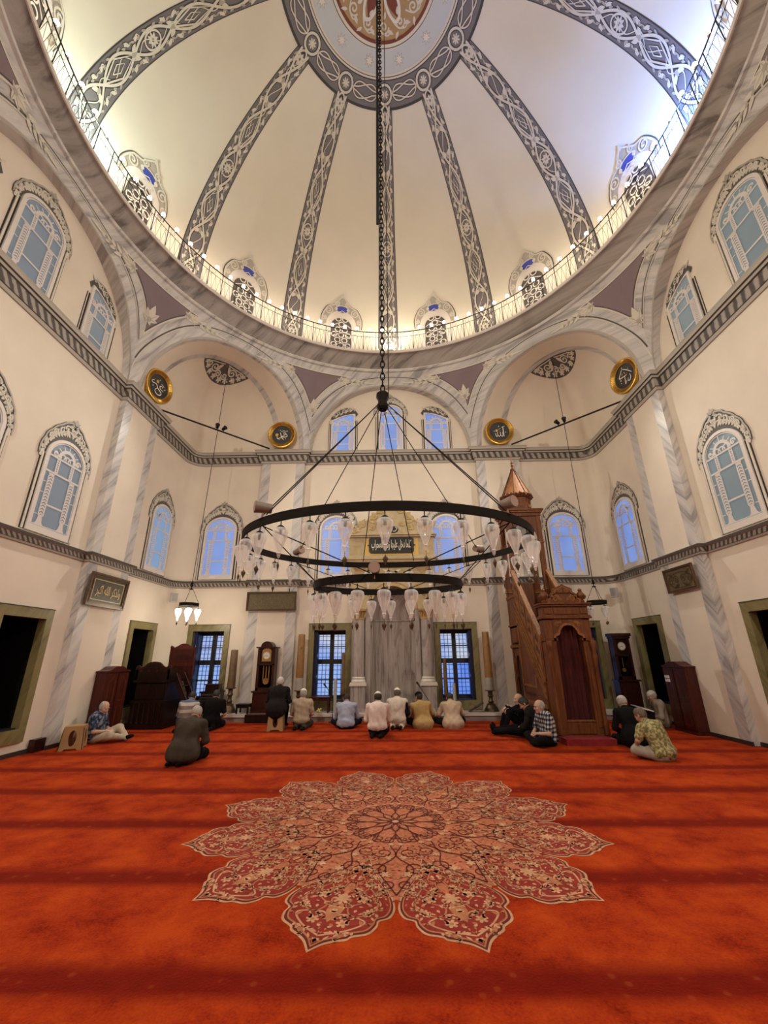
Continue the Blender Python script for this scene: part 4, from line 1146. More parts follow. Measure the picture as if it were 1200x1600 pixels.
# ------------------------------------------------------------------ carpet medallion (woven into the carpet; part of the floor)
def medallion():
    it = []; r = random.Random(11); CX, CY = 0.0, -.75
    def pol(a, q): return (q * sin(a), q * cos(a))
    def half_petal():
        # bearing offset from the petal axis against radius: pointed foot, wide shoulder, scalloped ogee tip
        return [(.0, .86), (.06, .99), (.135, 1.15), (.205, 1.32), (.245, 1.47), (.255, 1.60), (.235, 1.70), (.195, 1.74), (.19, 1.80), (.165, 1.88), (.115, 1.92), (.10, 1.955), (.065, 1.985), (.03, 2.03), (.0, 2.11)]
    hp = bez(half_petal(), 4)
    star = []
    for k in range(12):
        for a, q in ((0, 1.45), (.131, 1.66), (.262, 1.74), (.393, 1.66)): star.append(pol(k * pi / 6 + a, q))
    it.append(F(star, 'carpet_salmon', .0012))
    petal = lambda sc, m, h: F([pol(a * sc, 1.42 + (q - 1.42) * sc) for a, q in hp] + [pol(-a * sc, 1.42 + (q - 1.42) * sc) for a, q in hp[-2:0:-1]], m, h)
    one = [petal(1, 'carpet_cream', .0020), petal(.965, 'carpet_maroon', .0026), petal(.93, 'carpet_tan', .0032), petal(.905, 'carpet_ground', .0038)]
    det = []
    def blob(a, q, l, w, t, m): det.append(F([(x, y) for x, y in leaf(*pol(a, q), t, l, w, 4)], m, .0052))
    for k in range(2):   # vines
        P = bez([(.0, .98), (.07, 1.12), (.12, 1.3), (.06, 1.42), (.03, 1.3), (.08, 1.22)] if k == 0 else [(.0, 1.05), (.05, 1.2), (.16, 1.45), (.17, 1.62), (.09, 1.72), (.05, 1.62), (.10, 1.55)], 6)
        det.append(S([pol(a, q) for a, q in P], .012, 'carpet_tan', .0046))
    P = bez([(.0, 1.95), (.09, 1.86), (.14, 1.76), (.05, 1.70), (.0, 1.76)], 6); det.append(S([pol(a, q) for a, q in P], .014, 'carpet_cream', .0046))
    for a, q, s_ in ((.10, 1.50, .055), (.145, 1.66, .045), (.06, 1.80, .05), (.055, 1.38, .04), (.10, 1.30, .035)):
        det.append(F([(x, y) for x, y in rosette(*pol(a, q), s_ * .95, 6, .5)], 'carpet_cream', .0052)); det.append(F(disc(*pol(a, q), s_ * .3, 8), 'carpet_tan', .0058))
    for i in range(150):
        q = r.uniform(.98, 2.0); lim = np.interp(q, [p[1] for p in hp], [p[0] for p in hp]) * .86
        a = r.uniform(.01, 1) * lim
        blob(a, q, r.uniform(.03, .065), r.uniform(.012, .028), r.uniform(0, 6.3), r.choice(['carpet_cream', 'carpet_cream', 'carpet_tan', 'carpet_salmon']))
    det = mirror(det) + [F(leaf(*pol(0, 1.55), pi / 2, .26, .12), 'carpet_tan', .005), F(rosette(*pol(0, 1.52), .07, 8, .5), 'carpet_cream', .0056), F(leaf(*pol(0, 1.28), pi / 2, .2, .07), 'carpet_salmon', .005)]
    one += det
    for k in range(12): it += xf(one, .985, .985, -(k + .5) * pi / 6)
    # little buds outside the petals, and the inner field
    sec = []
    for i in range(150):
        q = 1.5 * sqrt(r.uniform(.05, 1)); a = r.uniform(0.005, .262)
        if q > 1.05 and a > .13: continue
        sec.append(F(leaf(*pol(a, q), r.uniform(0, 6.3), r.uniform(.025, .055), r.uniform(.010, .022), 4), r.choice(['carpet_cream', 'carpet_cream', 'carpet_ground', 'carpet_tan', 'carpet_tan', 'carpet_cream']), .0046))
    for q, w in ((.45, .10), (.72, .12), (1.0, .14), (1.25, .10)):
        sec += [S([(x, y) for x, y in spiral(*pol(.16 if q < 1.1 else .06, q), w * .8, 0, 1.4, 16)], .010, 'carpet_maroon', .0050), F(rosette(*pol(.08, q + .1), w * .32, 6, .5), 'carpet_cream', .0052)]
    sec += [S([pol(a, q) for a, q in bez([(0, .3), (.12, .5), (.0, .75), (.14, 1.0), (.05, 1.25), (0, 1.4)], 6)], .012, 'carpet_maroon', .0050)]
    sec = mirror(sec)
    for k in range(12): it += xf(sec, 1, 1, -k * pi / 6)
    for k in range(12):
        a = k * pi / 6
        it += xf([F(leaf(0, .05, pi / 2, .18, .06), 'carpet_tan', .0056), S(leaf(0, .05, pi / 2, .21, .09) + [(0, .05)], .012, 'carpet_maroon', .0060), S([(0, .25), (0, .40)], .012, 'carpet_maroon', .006), F(disc(0, .41, .018, 8), 'carpet_maroon', .006)], 1, 1, -a)
    it += [F(rosette(0, 0, .09, 8, .5), 'carpet_maroon', .0064), F(disc(0, 0, .035), 'carpet_cream', .007)]
    b = MB(); b.items(it, lambda x, y, h: Vector((CX + x, CY + y, h))); return b.build('carpet_medallion', floor)
medallion()

# ------------------------------------------------------------------ mihrab
mh = empty('mihrab', (0, HW, .2)); tag(mh, 'tall marble mihrab niche with columns, gilded pediment and a black inscription plaque', 'mihrab')
MT = Matrix.Translation((0, -HW, -.2))
def mpart(name, fn, parent=mh):
    b = MB(MT); fn(b); return b.build(name, parent)
def f_(b):
    b.use('mihrab_marble')
    n = 9; A = [pi * i / n for i in range(n + 1)]
    P = [(-.66 * cos(a), 6.62 + .62 * sin(a)) for a in A]
    for i in range(n): b.poly([(*P[i], .2), (*P[i + 1], .2), (*P[i + 1], 2.62), (*P[i], 2.62)])
    b.use('ornament_mid')
    for i in range(n): b.tube([(*P[i], .2), (*P[i], 2.6)], .006, 4)
    b.use('plinth_white'); b.poly([(x, y, .205) for x, y in P])
mpart('niche', f_)
def f_(b):
    b.use('mihrab_marble', True); n = 36
    G = []
    for j in range(11):
        ph = pi / 2 * j / 10; row = []
        for i in range(n + 1):
            a = pi * i / n; fl = 1 + .035 * abs(sin(a * 4.5)) * cos(ph)
            row.append((-.70 * cos(a) * cos(ph) * fl, 6.61 + .62 * sin(a) * cos(ph) * fl, 2.68 + 1.06 * sin(ph)))
        G.append(row)
    b.grid(G)
    b.use('mihrab_marble'); b.poly([(-.72, 7.26, .2), (.72, 7.26, .2), (.72, 7.26, 3.95), (-.72, 7.26, 3.95)])
    for s in (-1, 1): b.poly([(s * .72, 6.7, .2), (s * .72, 7.26, .2), (s * .72, 7.26, 3.95), (s * .72, 6.7, 3.95)])
    b.poly([(-.72, 6.7, 3.95), (.72, 6.7, 3.95), (.72, 7.26, 3.95), (-.72, 7.26, 3.95)])
    b.lathe([(.66, 0), (.63, .015), (.63, .05), (.67, .06)], (0, 6.62, 2.62), 24, 0, pi, sy=.62 / .66)
mpart('conch', f_)
def f_(b):
    b.use('mihrab_marble')
    for s in (-1, 1):
        b.box((s * .66, 6.60, .2), (s * .80, 6.83, 2.95)); b.box((s * .80, 6.66, .2), (s * 1.20, 6.83, 2.95))
        for x in (.70, .76): b.box((s * x - .008, 6.592, .25), (s * x + .008, 6.60, 2.6))
mpart('jamb', f_)
for s in (-1, 1):
    col = empty('column', (0, 0, 0)); col.parent = mh
    def f_(b, s=s):
        b.use('mihrab_marble'); x = s * .98
        b.box((x - .20, 6.34, .2), (x + .20, 6.72, .86)); b.box((x - .225, 6.31, .2), (x + .225, 6.74, .30))
        b.use('plinth_white'); b.box((x - .235, 6.30, .86), (x + .235, 6.75, .91)); b.box((x - .22, 6.32, .91), (x + .22, 6.73, .95)); b.lathe([(.195, .95), (.205, .98), (.19, 1.01), (.175, 1.03), (.185, 1.06), (.165, 1.09)], (x, 6.53, 0), 28)
    mpart('pedestal', f_, col)
    def f_(b, s=s):
        b.use('mihrab_marble', True); b.lathe([(.16, 1.08), (.155, 1.6), (.145, 2.66)], (s * .98, 6.53, 0), 32)
    mpart('shaft', f_, col)
    def f_(b, s=s):
        x = s * .98; b.use('gold_paint', True); b.lathe([(.15, 2.64), (.165, 2.66), (.165, 2.68), (.15, 2.69)], (x, 6.53, 0), 24)
        b.use('capital_brown', True); b.lathe([(.145, 2.69), (.15, 2.74), (.17, 2.82), (.215, 2.88)], (x, 6.53, 0), 24)
        b.use('gold_paint')
        for i in range(12):
            a = 2 * pi * i / 12
            for z0, r0 in ((2.70, .152), (2.77, .168)):
                b.tube([(x + r0 * cos(a + z0), 6.53 + r0 * sin(a + z0), z0), (x + (r0 + .02) * cos(a + z0), 6.53 + (r0 + .02) * sin(a + z0), z0 + .06), (x + (r0 + .05) * cos(a + z0), 6.53 + (r0 + .05) * sin(a + z0), z0 + .075)], [.02, .018, .008], 5)
        b.use('capital_brown'); b.box((x - .20, 6.33, 2.88), (x + .20, 6.73, 2.93))
    mpart('capital', f_, col)
def f_(b):
    mp = lambda x, y, h: Vector((x, 6.58 - h, y))
    n = 30; inn = [(.68 * cos(pi * i / n), 2.95 + .72 * sin(pi * i / n)) for i in range(n + 1)]
    outp = [(1.24, 2.95), (1.24, 4.36), (-1.24, 4.36), (-1.24, 2.95)]
    extr(b, outp + inn[::-1], -.24, 0, 'cream_gold', mp)
    b.items([S(inn, .07, 'gold_paint', .004), S([(x * 1.1, 2.95 + (y - 2.95) * 1.1) for x, y in inn], .03, 'capital_brown', .004),
             S([(.9 * cos(pi * i / n), 2.95 + .98 * sin(pi * i / n)) for i in range(n + 1)], .04, 'gold_paint', .004)], mp)
    it = []
    for s in (1,):
        for a in (.35, .7, 1.05, 1.35):
            x, y = 1.03 * cos(a), 2.95 + 1.10 * sin(a)
            it += [F(leaf(x, y, a + .9, .26, .12), 'gold_paint', .01), S(spiral(x, y, .09, a, 1.4), .03, 'gold_paint', .012)]
        it += [F([(.62, 4.28), (1.14, 4.28), (1.14, 3.95), (1.0, 3.9)], 'ochre', .006), F(leaf(1.0, 4.12, .4, .2, .09), 'capital_brown', .012), F(leaf(.95, 3.3, 1.6, .3, .12), 'gold_paint', .012), F(leaf(1.0, 3.0, 1.4, .25, .12), 'capital_brown', .012)]
        it += [F(leaf(.05, 4.02, .5, .28, .08), 'cream_trim', .02), S(bez([(0, 4.12), (.2, 4.02), (.42, 3.9), (.62, 3.62)], 6), .06, 'cream_gold', .02)]
    b.items(mirror(it), mp)
mpart('arch_surround', f_)
def f_(b):
    b.use('cream_gold'); b.box((-1.36, 6.50, 4.36), (1.36, 6.83, 4.44)); b.box((-1.42, 6.46, 4.44), (1.42, 6.83, 4.50)); b.box((-1.38, 6.49, 4.50), (1.38, 6.83, 4.54))
    b.box((-1.34, 6.58, 4.54), (1.34, 6.83, 5.16)); b.use('gold_paint'); b.box((-1.36, 6.49, 4.43), (1.36, 6.50, 4.445))
    b.use('cream_gold'); b.box((-1.38, 6.52, 5.16), (1.38, 6.83, 5.22)); b.box((-1.42, 6.48, 5.22), (1.42, 6.83, 5.26))
    mp = lambda x, y, h: Vector((x, 6.58 - h, y))
    it = [S([(.93, 4.60), (.93, 5.11)], .03, 'ornament_mid', .004), S([(1.27, 4.60), (1.27, 5.11), (.99, 5.11), (.99, 4.60), (1.27, 4.60)], .02, 'gold_paint', .004)]
    it += [S(spiral(1.13, 4.98, .08, 1, 1.4), .025, 'gold_paint', .012), S(spiral(1.13, 4.78, .07, 4, -1.4), .025, 'gold_paint', .012), F(leaf(1.13, 4.62, pi / 2, .2, .1), 'gold_paint', .01), F(leaf(1.13, 4.88, .4, .13, .06), 'gold_paint', .014), F(leaf(1.13, 4.88, 2.6, .13, .06), 'gold_paint', .014)]
    b.items(mirror(it) + [F([(-.84, 4.58), (.84, 4.58), (.84, 5.12), (-.84, 5.12)], 'gold_leaf', .004), S([(-.86, 4.57), (.86, 4.57), (.86, 5.13), (-.86, 5.13), (-.86, 4.57)], .03, 'cream_gold', .012)], mp)
mpart('frieze', f_)
def plaque_outline(w, h, c=.07):
    return [(-w + c, -h), (w - c, -h), (w - c * .3, -h + c * .5), (w, -h + c), (w, -.03), (w + .05, 0), (w, .03), (w, h - c), (w - c * .3, h - c * .5), (w - c, h), (-w + c, h), (-w + c * .3, h - c * .5), (-w, h - c), (-w, .03), (-w - .05, 0), (-w, -.03), (-w, -h + c), (-w + c * .3, -h + c * .5)]
def f_(b):
    extr(b, [(x, y + 4.90) for x, y in plaque_outline(.70, .255)], 0, .03, 'black_panel', lambda x, y, h: Vector((x, 6.57 - h, y)))
plq = mpart('plaque', f_)
lettering('كلما دخل عليها زكريا المحراب', 1.24, .34, 'lettering', 'cream_letter', plq, MT @ Matrix.Translation((0, 6.535, 4.90)) @ Matrix.Rotation(pi / 2, 4, 'X'))
def f_(b):
    mp = lambda x, y, h: Vector((x, 6.62 - h, y))
    half = bez([(1.36, 5.26), (1.26, 5.42), (1.02, 5.52), (.86, 5.70), (.60, 5.86), (.42, 6.08), (.18, 6.16), (0, 6.26)], 5)
    extr(b, [(-1.36, 5.26)] + [(x, y) for x, y in half] + [(-x, y) for x, y in half[::-1][1:-1]], -.2, 0, 'cream_gold', mp)
    it = []  # ochre underlay of each gilt scroll and leaf: relief shading put into colour
    for x, y, r_, tr in ((1.18, 5.42, .12, 1.5), (.90, 5.62, .11, -1.5), (.56, 5.86, .12, 1.5), (.30, 6.06, .10, -1.5), (.62, 5.50, .11, 1.4), (.36, 5.62, .08, -1.4)):
        it += [S(spiral(x, y, r_ * 1.05, 1, tr), .065, 'ochre', .008), S(spiral(x, y, r_, 1, tr), .045, 'gold_paint', .02)]
    for x, y, a, l in ((1.25, 5.3, 1.9, .3), (.98, 5.36, .6, .3), (1.0, 5.55, 2.2, .28), (.75, 5.72, 2.4, .28), (.72, 5.42, 2.2, .26), (.45, 5.98, 2.3, .26), (.18, 6.1, 1.9, .2), (.5, 5.66, .3, .22), (1.24, 5.5, .8, .26)):
        it += [F(leaf(x, y, a, l * 1.1, .14), 'ochre', .006), F(leaf(x, y, a, l, .10), 'gold_paint', .018)]
    it += [S([(p[0] - .02, p[1] - .02) for p in half], .05, 'gold_paint', .014)]
    b.items(mirror(it), mp)
mpart('pediment', f_)
def f_(b):
    extr(b, [(.19 * cos(a) + .04, 5.42 + .115 * sin(a)) for a in [2 * pi * i / 20 for i in range(20)]], 0, .02, 'black_panel', lambda x, y, h: Vector((x, 6.615 - h, y)))
    b.items([S(spiral(.0, 5.42, .07, 1, 1.3), .018, 'cream_letter', .024), S(bez([(.06, 5.36), (.14, 5.38), (.18, 5.46), (.12, 5.5)]), .018, 'cream_letter', .024)], lambda x, y, h: Vector((x, 6.615 - h, y)))
mpart('small_plaque', f_)

# ------------------------------------------------------------------ minbar
mb = empty('minbar', (3.73, 3.4, 0)); tag(mb, 'tall carved wooden minbar with a steep stair, red curtained doorway and pointed spire', 'minbar')
NT = Matrix.Translation((-3.73, -3.4, 0))
def npart(name, fn, parent=mb):
    b = MB(NT); fn(b); return b.build(name, parent)
X0, X1 = 3.30, 4.27
def f_(b):
    b.use('minbar_wood'); y0, y1 = 3.40, 3.72
    for a, c in ((X0, X0 + .20), (X1 - .20, X1)):
        b.box((a, y0, 0), (c, y1, 2.42)); b.box((a - .03, y0 - .03, 0), (c + .03, y1, .12)); b.box((a - .025, y0 - .025, 1.92), (c + .025, y1, 1.97))
        b.box((a + .05, y0 - .015, .25), (c - .05, y0, 1.8))
    b.box((X0, y0, 2.36), (X1, y1, 2.66)); b.box((X0 - .05, y0 - .05, 2.38), (X1 + .05, y1, 2.42)); b.box((X0 - .03, y0 - .03, 2.42), (X1 + .03, y1, 2.45))
    b.box((X0 - .05, y0 - .05, 2.64), (X1 + .05, y1 + .02, 2.68)); b.box((X0 - .08, y0 - .08, 2.68), (X1 + .08, y1 + .03, 2.71))
    b.box((X0 + .22, y0 - .02, 2.47), (X1 - .22, y0, 2.61)); b.box((X0 + .02, y0 - .02, 2.48), (X0 + .17, y0, 2.60)); b.box((X1 - .17, y0 - .02, 2.48), (X1 - .02, y0, 2.60))
npart('portal', f_)
def f_(b):
    mp = lambda x, y, h: Vector((3.785 + x, 3.42 - h, y)); n = 12
    half = bez([(.31, 1.92), (.30, 2.02), (.22, 2.06), (.19, 2.14), (.10, 2.24), (0, 2.26)], 5)
    arch = half + [(-x, y) for x, y in half[::-1][1:]]
    extr(b, [(-.32, 1.92), (-.32, 2.37), (.32, 2.37), (.32, 1.92)] + arch[1:-1], -.10, .03, 'minbar_wood', mp)
    b.items([S(arch, .05, 'minbar_wood_light', .045)] + mirror([S(spiral(.24, 2.24, .05, 0, 1.3), .02, 'minbar_wood_light', .04), F(leaf(.12, 2.3, 0, .16, .05), 'minbar_wood_light', .038)]), mp)
npart('portal_arch', f_)
def f_(b):
    b.use('red_curtain', True)
    b.grid([[(3.48 + .61 * i / 40, 3.52 + .025 * sin(i * .9) + .012 * sin(i * .37), z) for i in range(41)] for z in (.24, 1.2, 2.3)])
npart('curtain', f_)
def f_(b):
    b.use('minbar_wood'); b.box((X0 + .18, 3.42, .10), (X1 - .18, 3.50, .36)); b.box((X0 + .2, 3.40, .14), (X1 - .2, 3.42, .31)); b.use('minbar_wood_light'); b.box((X0 + .18, 3.40, .36), (X1 - .18, 3.5, .38))
npart('threshold', f_)
for s, x in ((-1, X0 + .03), (1, X1 - .03)):
    def f_(b, x=x):
        b.use('minbar_wood', True)
        b.lathe([(.05, .12), (.06, .16), (.045, .22), (.055, .3), (.04, .36), (.04, 1.45), (.05, 1.5), (.06, 1.6), (.045, 1.68), (.06, 1.74), (.075, 1.86), (.06, 1.92)], (x, 3.36, 0), 14)
    npart('colonnette', f_)
def f_(b):
    mp = lambda x, y, h: Vector((3.785 + x, 3.46 - h, y))
    half = bez([(.36, 2.71), (.40, 2.79), (.31, 2.82), (.29, 2.90), (.22, 2.95), (.20, 3.02), (.10, 3.07), (0, 3.12)], 4)
    extr(b, half + [(-x, y) for x, y in half[::-1][1:]], 0, .08, 'minbar_wood', mp)
    it = [S([(x * .88, 2.71 + (y - 2.71) * .88) for x, y in half], .03, 'minbar_wood_light', .09)]
    it += [S(spiral(.2, 2.80, .07, 0, 1.4), .025, 'minbar_wood_light', .09), F(leaf(.05, 2.76, .8, .2, .07), 'minbar_wood_light', .09), S(spiral(.08, 2.98, .05, 2, 1.3), .02, 'minbar_wood_light', .09), S([(0, 2.92), (.14, 2.93), (.24, 2.88)], .025, 'mahogany', .09)]
    b.items(mirror(it), mp)
npart('crest', f_)
for x in (X0 + .08, X1 - .08):
    def f_(b, x=x):
        b.use('minbar_wood', True); b.lathe([(.06, 2.71), (.07, 2.75), (.05, 2.78), (.08, 2.84), (.085, 2.90), (.05, 2.95), (.035, 2.97), (.045, 3.0), (.001, 3.05)], (x, 3.45, 0), 12)
        for i in range(6):
            a = 2 * pi * i / 6; b.tube([(x + .07 * cos(a), 3.45 + .07 * sin(a), 2.8), (x + .10 * cos(a), 3.45 + .10 * sin(a), 2.86), (x + .06 * cos(a), 3.45 + .06 * sin(a), 2.93)], [.02, .025, .01], 5)
    npart('finial', f_)
# stair
NS = 9; YS, ZS = 3.72, .25; DY, DZ = .182, .24
for i in range(NS):
    def f_(b, i=i):
        y = YS + DY * i; z = ZS + DZ * i
        b.use('mahogany'); b.box((X0 + .07, y, z - DZ + .01), (X1 - .07, y + DY + .02, z)); b.use('minbar_wood'); b.box((X0 + .07, y - .02, z - .03), (X1 - .07, y + DY + .02, z + .005))
    npart('step', f_)
YP = 5.36; ZP = ZS + DZ * NS - .02
def sl_z(y, off): return 1.84 + (y - 3.5) * 1.074 + off
for s, x in ((-1, X0), (1, X1)):
    def f_(b, x=x, s=s):
        b.use('minbar_wood')
        P = [(3.72, 0), (YP, 0), (YP, sl_z(YP, -.98)), (3.72, sl_z(3.72, -.98))]
        b.prism(P, x - .025, x + .025, 'x')
        xo = x + s * .025
        def bar(P, w, m, d): 
            it = [S(P, w, m, d)]
            b.items(it, lambda y, z, h: Vector((xo + s * h, y, z)))
        def thick(P, d, m):
            b.use(m); b.prism(P, xo, xo + s * d, 'x')
        yl = 3.75
        # framed triangular panel, carved bands at its foot
        for off, w, m, d in ((-1.03, .07, 'minbar_wood_light', .03), (-1.22, .05, 'minbar_wood_light', .025), (-1.36, .04, 'minbar_wood_light', .02)):
            P = [(yl, sl_z(yl, off)), (YP - .05, sl_z(YP - .05, off)), (YP - .05, sl_z(YP - .05, off) - w), (yl, sl_z(yl, off) - w)]; thick(P, d, m)
        thick([(3.75, .55), (YP, .55), (YP, .62), (3.75, .62)], .03, 'minbar_wood_light'); thick([(4.3, .92), (YP, .92), (YP, .97), (4.3, .97)], .02, 'minbar_wood_light'); thick([(3.75, .02), (YP, .02), (YP, .12), (3.75, .12)], .03, 'minbar_wood')
        thick([(YP - .10, .6), (YP - .04, .6), (YP - .04, 2.6), (YP - .10, 2.6)], .02, 'minbar_wood_light'); thick([(4.3, .97), (4.36, .97), (4.36, 1.2), (4.3, 1.15)], .015, 'minbar_wood_light')
        it = []
        for k in range(7):
            y = 3.9 + k * .2
            it += [S(spiral(y, .33, .07, k, 1.3 * (1 if k % 2 else -1)), .022, 'minbar_wood_light', .02), F(leaf(y + .06, .2, 1.2, .16, .05), 'minbar_wood_light', .016), F(leaf(y + .06, .46, -.9, .14, .05), 'minbar_wood_light', .016)]
            if y > 4.3: it += [S(spiral(y, .77, .05, k, 1.3 * (1 if k % 2 else -1)), .018, 'mahogany', .02), F(leaf(y + .05, .74, .4, .14, .05), 'mahogany', .016)]
        b.items(it, lambda y, z, h: Vector((xo + s * h, y, z)))
    npart('side_panel', f_)
    def f_(b, x=x, s=s):
        y0, y1 = 3.70, YP + .02
        b.use('minbar_wood'); b.prism([(y0, sl_z(y0, -.96)), (y1, sl_z(y1, -.96)), (y1, sl_z(y1, -.06)), (y0, sl_z(y0, -.06))], x - .02, x + .02, 'x')
        b.use('minbar_wood_light'); b.prism([(y0 - .05, sl_z(y0 - .05, -.10)), (y1, sl_z(y1, -.10)), (y1, sl_z(y1, .0)), (y0 - .05, sl_z(y0 - .05, 0))], x - .055, x + .055, 'x')
        b.prism([(y0, sl_z(y0, -.98)), (y1, sl_z(y1, -.98)), (y1, sl_z(y1, -.90)), (y0, sl_z(y0, -.90))], x - .04, x + .04, 'x')
        xo = x + s * .02
        for k in range(4):
            ya = y0 + .08 + k * .41; yb = ya + .33
            b.use('minbar_wood_light'); b.prism([(ya, sl_z(ya, -.80)), (yb, sl_z(yb, -.80)), (yb, sl_z(yb, -.20)), (ya, sl_z(ya, -.20))], xo, xo + s * .012, 'x')
            ym = (ya + yb) / 2; it = []
            for dz in (-.62, -.38):
                z = sl_z(ym, dz); it += [S(spiral(ym - .05, z, .06, 0, 1.4), .02, 'mahogany', .02), S(spiral(ym + .07, z + .06, .05, 3, -1.4), .02, 'mahogany', .02), F(leaf(ym - .02, z + .05, .9, .16, .05), 'mahogany', .018)]
            b.items(it, lambda y, z, h: Vector((xo + s * h, y, z)))
    npart('balustrade', f_)
# tower at the head of the stair
Y0, Y1 = YP, 6.18
def f_(b):
    b.use('minbar_wood'); b.box((X0, Y0, ZP - .06), (X1, Y1, ZP)); b.box((X0 - .03, Y0 - .0, ZP - .02), (X1 + .03, Y1 + .03, ZP + .02)); b.box((X0 - .04, Y0, 1.82), (X1 + .04, Y1, 1.88)); b.box((X0 - .02, Y0, 0), (X1 + .02, Y1, .3))
    b.box((X0 + .03, Y1 - .05, .3), (X1 - .03, Y1, 3.6))
    for x in (X0, X1 - .04): b.box((x, Y0 + .08, 2.0), (x + .04, Y1 - .08, ZP + .75)); b.box((x - .02, Y0, ZP + .72), (x + .06, Y1, ZP + .80)); b.box((x - .01, Y0 + .2, 1.95), (x + .05, Y1 - .2, ZP - .15))
    b.use('dark_wood'); b.box((X0 + .06, Y0 + .1, .3), (X1 - .06, Y1 - .1, 1.8))
npart('tower_base', f_)
for x in (X0, X1 - .12):
    for y in (Y0, Y1 - .12):
        def f_(b, x=x, y=y):
            b.use('minbar_wood'); b.box((x, y, 0), (x + .12, y + .12, 5.42)); b.use('minbar_wood_light')
            for z in (.3, 1.80, 3.30, 4.60): b.box((x - .02, y - .02, z), (x + .14, y + .14, z + .05)); b.box((x - .012, y - .012, z + .07), (x + .132, y + .132, z + .10))
        npart('post', f_)
for (u0, u1, ax, at) in ((X0 + .12, X1 - .12, 'y', Y0 + .02), (Y0 + .12, Y1 - .12, 'x', X0 + .02), (Y0 + .12, Y1 - .12, 'x', X1 - .05)):
    for zb_, zt_, kx in ((4.55, 5.42, .96), (1.0, 1.8, .8)):
        def f_(b):
            b.use('minbar_wood'); c = (u0 + u1) / 2; hw = (u1 - u0) / 2
            b.prism([(u0, zb_), (u0, zt_), (u1, zt_), (u1, zb_)] + [(c + hw * kx * cos(t), zb_ + .08 + .55 * sin(t) ** .8) for t in [pi * i / 14 for i in range(0, 15)]], at, at + .04, ax)
        npart('arch', f_)
def f_(b):
    b.use('minbar_wood'); b.box((X0 - .02, Y0 - .02, 5.40), (X1 + .02, Y1 + .02, 5.52)); b.use('minbar_wood_light'); b.box((X0 - .06, Y0 - .06, 5.50), (X1 + .06, Y1 + .06, 5.55)); b.use('minbar_wood'); b.box((X0 - .09, Y0 - .09, 5.55), (X1 + .09, Y1 + .09, 5.60))
npart('cornice', f_)
cx, cy = (X0 + X1) / 2, (Y0 + Y1) / 2
def f_(b):
    b.use('minbar_wood'); b.lathe([(.46, 5.60), (.46, 5.63), (.40, 5.65), (.40, 6.00), (.46, 6.02), (.48, 6.06)], (cx, cy, 0), 8, pi / 8, 2 * pi + pi / 8, sm=False)
    b.use('minbar_wood_light')
    for k in range(8):
        a = k * pi / 4 - pi / 2; d = .375
        c = Vector((cx + d * cos(a), cy + d * sin(a), 5.83)); t = Vector((-sin(a), cos(a), 0))
        b.tube([c + t * .10 * cos(q) + Vector((0, 0, .11 * sin(q))) for q in [2 * pi * i / 16 for i in range(16)]], .013, 5, True)
npart('drum', f_)
def f_(b):
    b.use('minbar_wood_light'); b.lathe([(.50, 6.05), (.46, 6.07), (.05, 7.02), (.05, 7.04)], (cx, cy, 0), 8, pi / 8, 2 * pi + pi / 8, sm=False)
    b.use('mahogany')
    for k in range(8):
        a = k * pi / 4 + pi / 8; b.tube([(cx + .465 * cos(a), cy + .465 * sin(a), 6.07), (cx + .05 * cos(a), cy + .05 * sin(a), 7.03)], .012, 5)
    b.use('minbar_wood')
    for k in range(24):
        a = k * pi / 12; r_ = .44; b.sphere((cx + r_ * cos(a), cy + r_ * sin(a), 6.10), .045 if k % 3 else .06, 8, 6)
npart('spire', f_)
def f_(b):
    b.use('minbar_wood', True); b.lathe([(.07, 7.02), (.075, 7.05), (.03, 7.08), (.025, 7.14), (.05, 7.18), (.03, 7.23), (.045, 7.27), (.02, 7.31), (.012, 7.40), (.001, 7.55)], (cx, cy, 0), 14)
npart('finial', f_)
def f_(b):
    b.use('red_cloth'); b.box((X0 - .02, 3.0, .0), (X1 - .04, 3.38, .11)); b.use('minbar_wood'); b.box((X0 - .03, 3.38, 0), (X1 + .03, 3.42, .10))
npart('foot_step', f_)

# ------------------------------------------------------------------ preacher's chair
ks = empty('preaching_chair', (-6.02, 5.45, 0)); tag(ks, 'dark carved preaching chair with high lattice back and ladder in the left corner', 'chair')
KT = Matrix.Translation((6.02, -5.45, 0))
def kpart(name, fn):
    b = MB(KT); fn(b); return b.build(name, ks)
XA, XB, YA, YB = -6.52, -5.66, 5.16, 5.94
def f_(b):
    b.use('dark_wood'); b.box((XA, YA, .10), (XB, YB, .60)); b.box((XA - .03, YA - .03, 0), (XB + .03, YB, .12))
    b.box((XA + .04, YA + .04, .6), (XB - .04, YB, 1.12)); b.box((XA - .02, YA - .02, .58), (XB + .02, YB, .64)); b.box((XA - .02, YA - .02, 1.06), (XB + .02, YB, 1.12))
    for i in range(6):
        x = XA + .1 + i * .13; b.lathe([(.03, .13), (.018, .2), (.03, .3), (.018, .42), (.03, .57)], (x, YA - .012, 0), 10)
    for x0 in (XA + .08, XA + .46): b.box((x0, YA + .02, .68), (x0 + .32, YA + .04, 1.02))
kpart('body', f_)
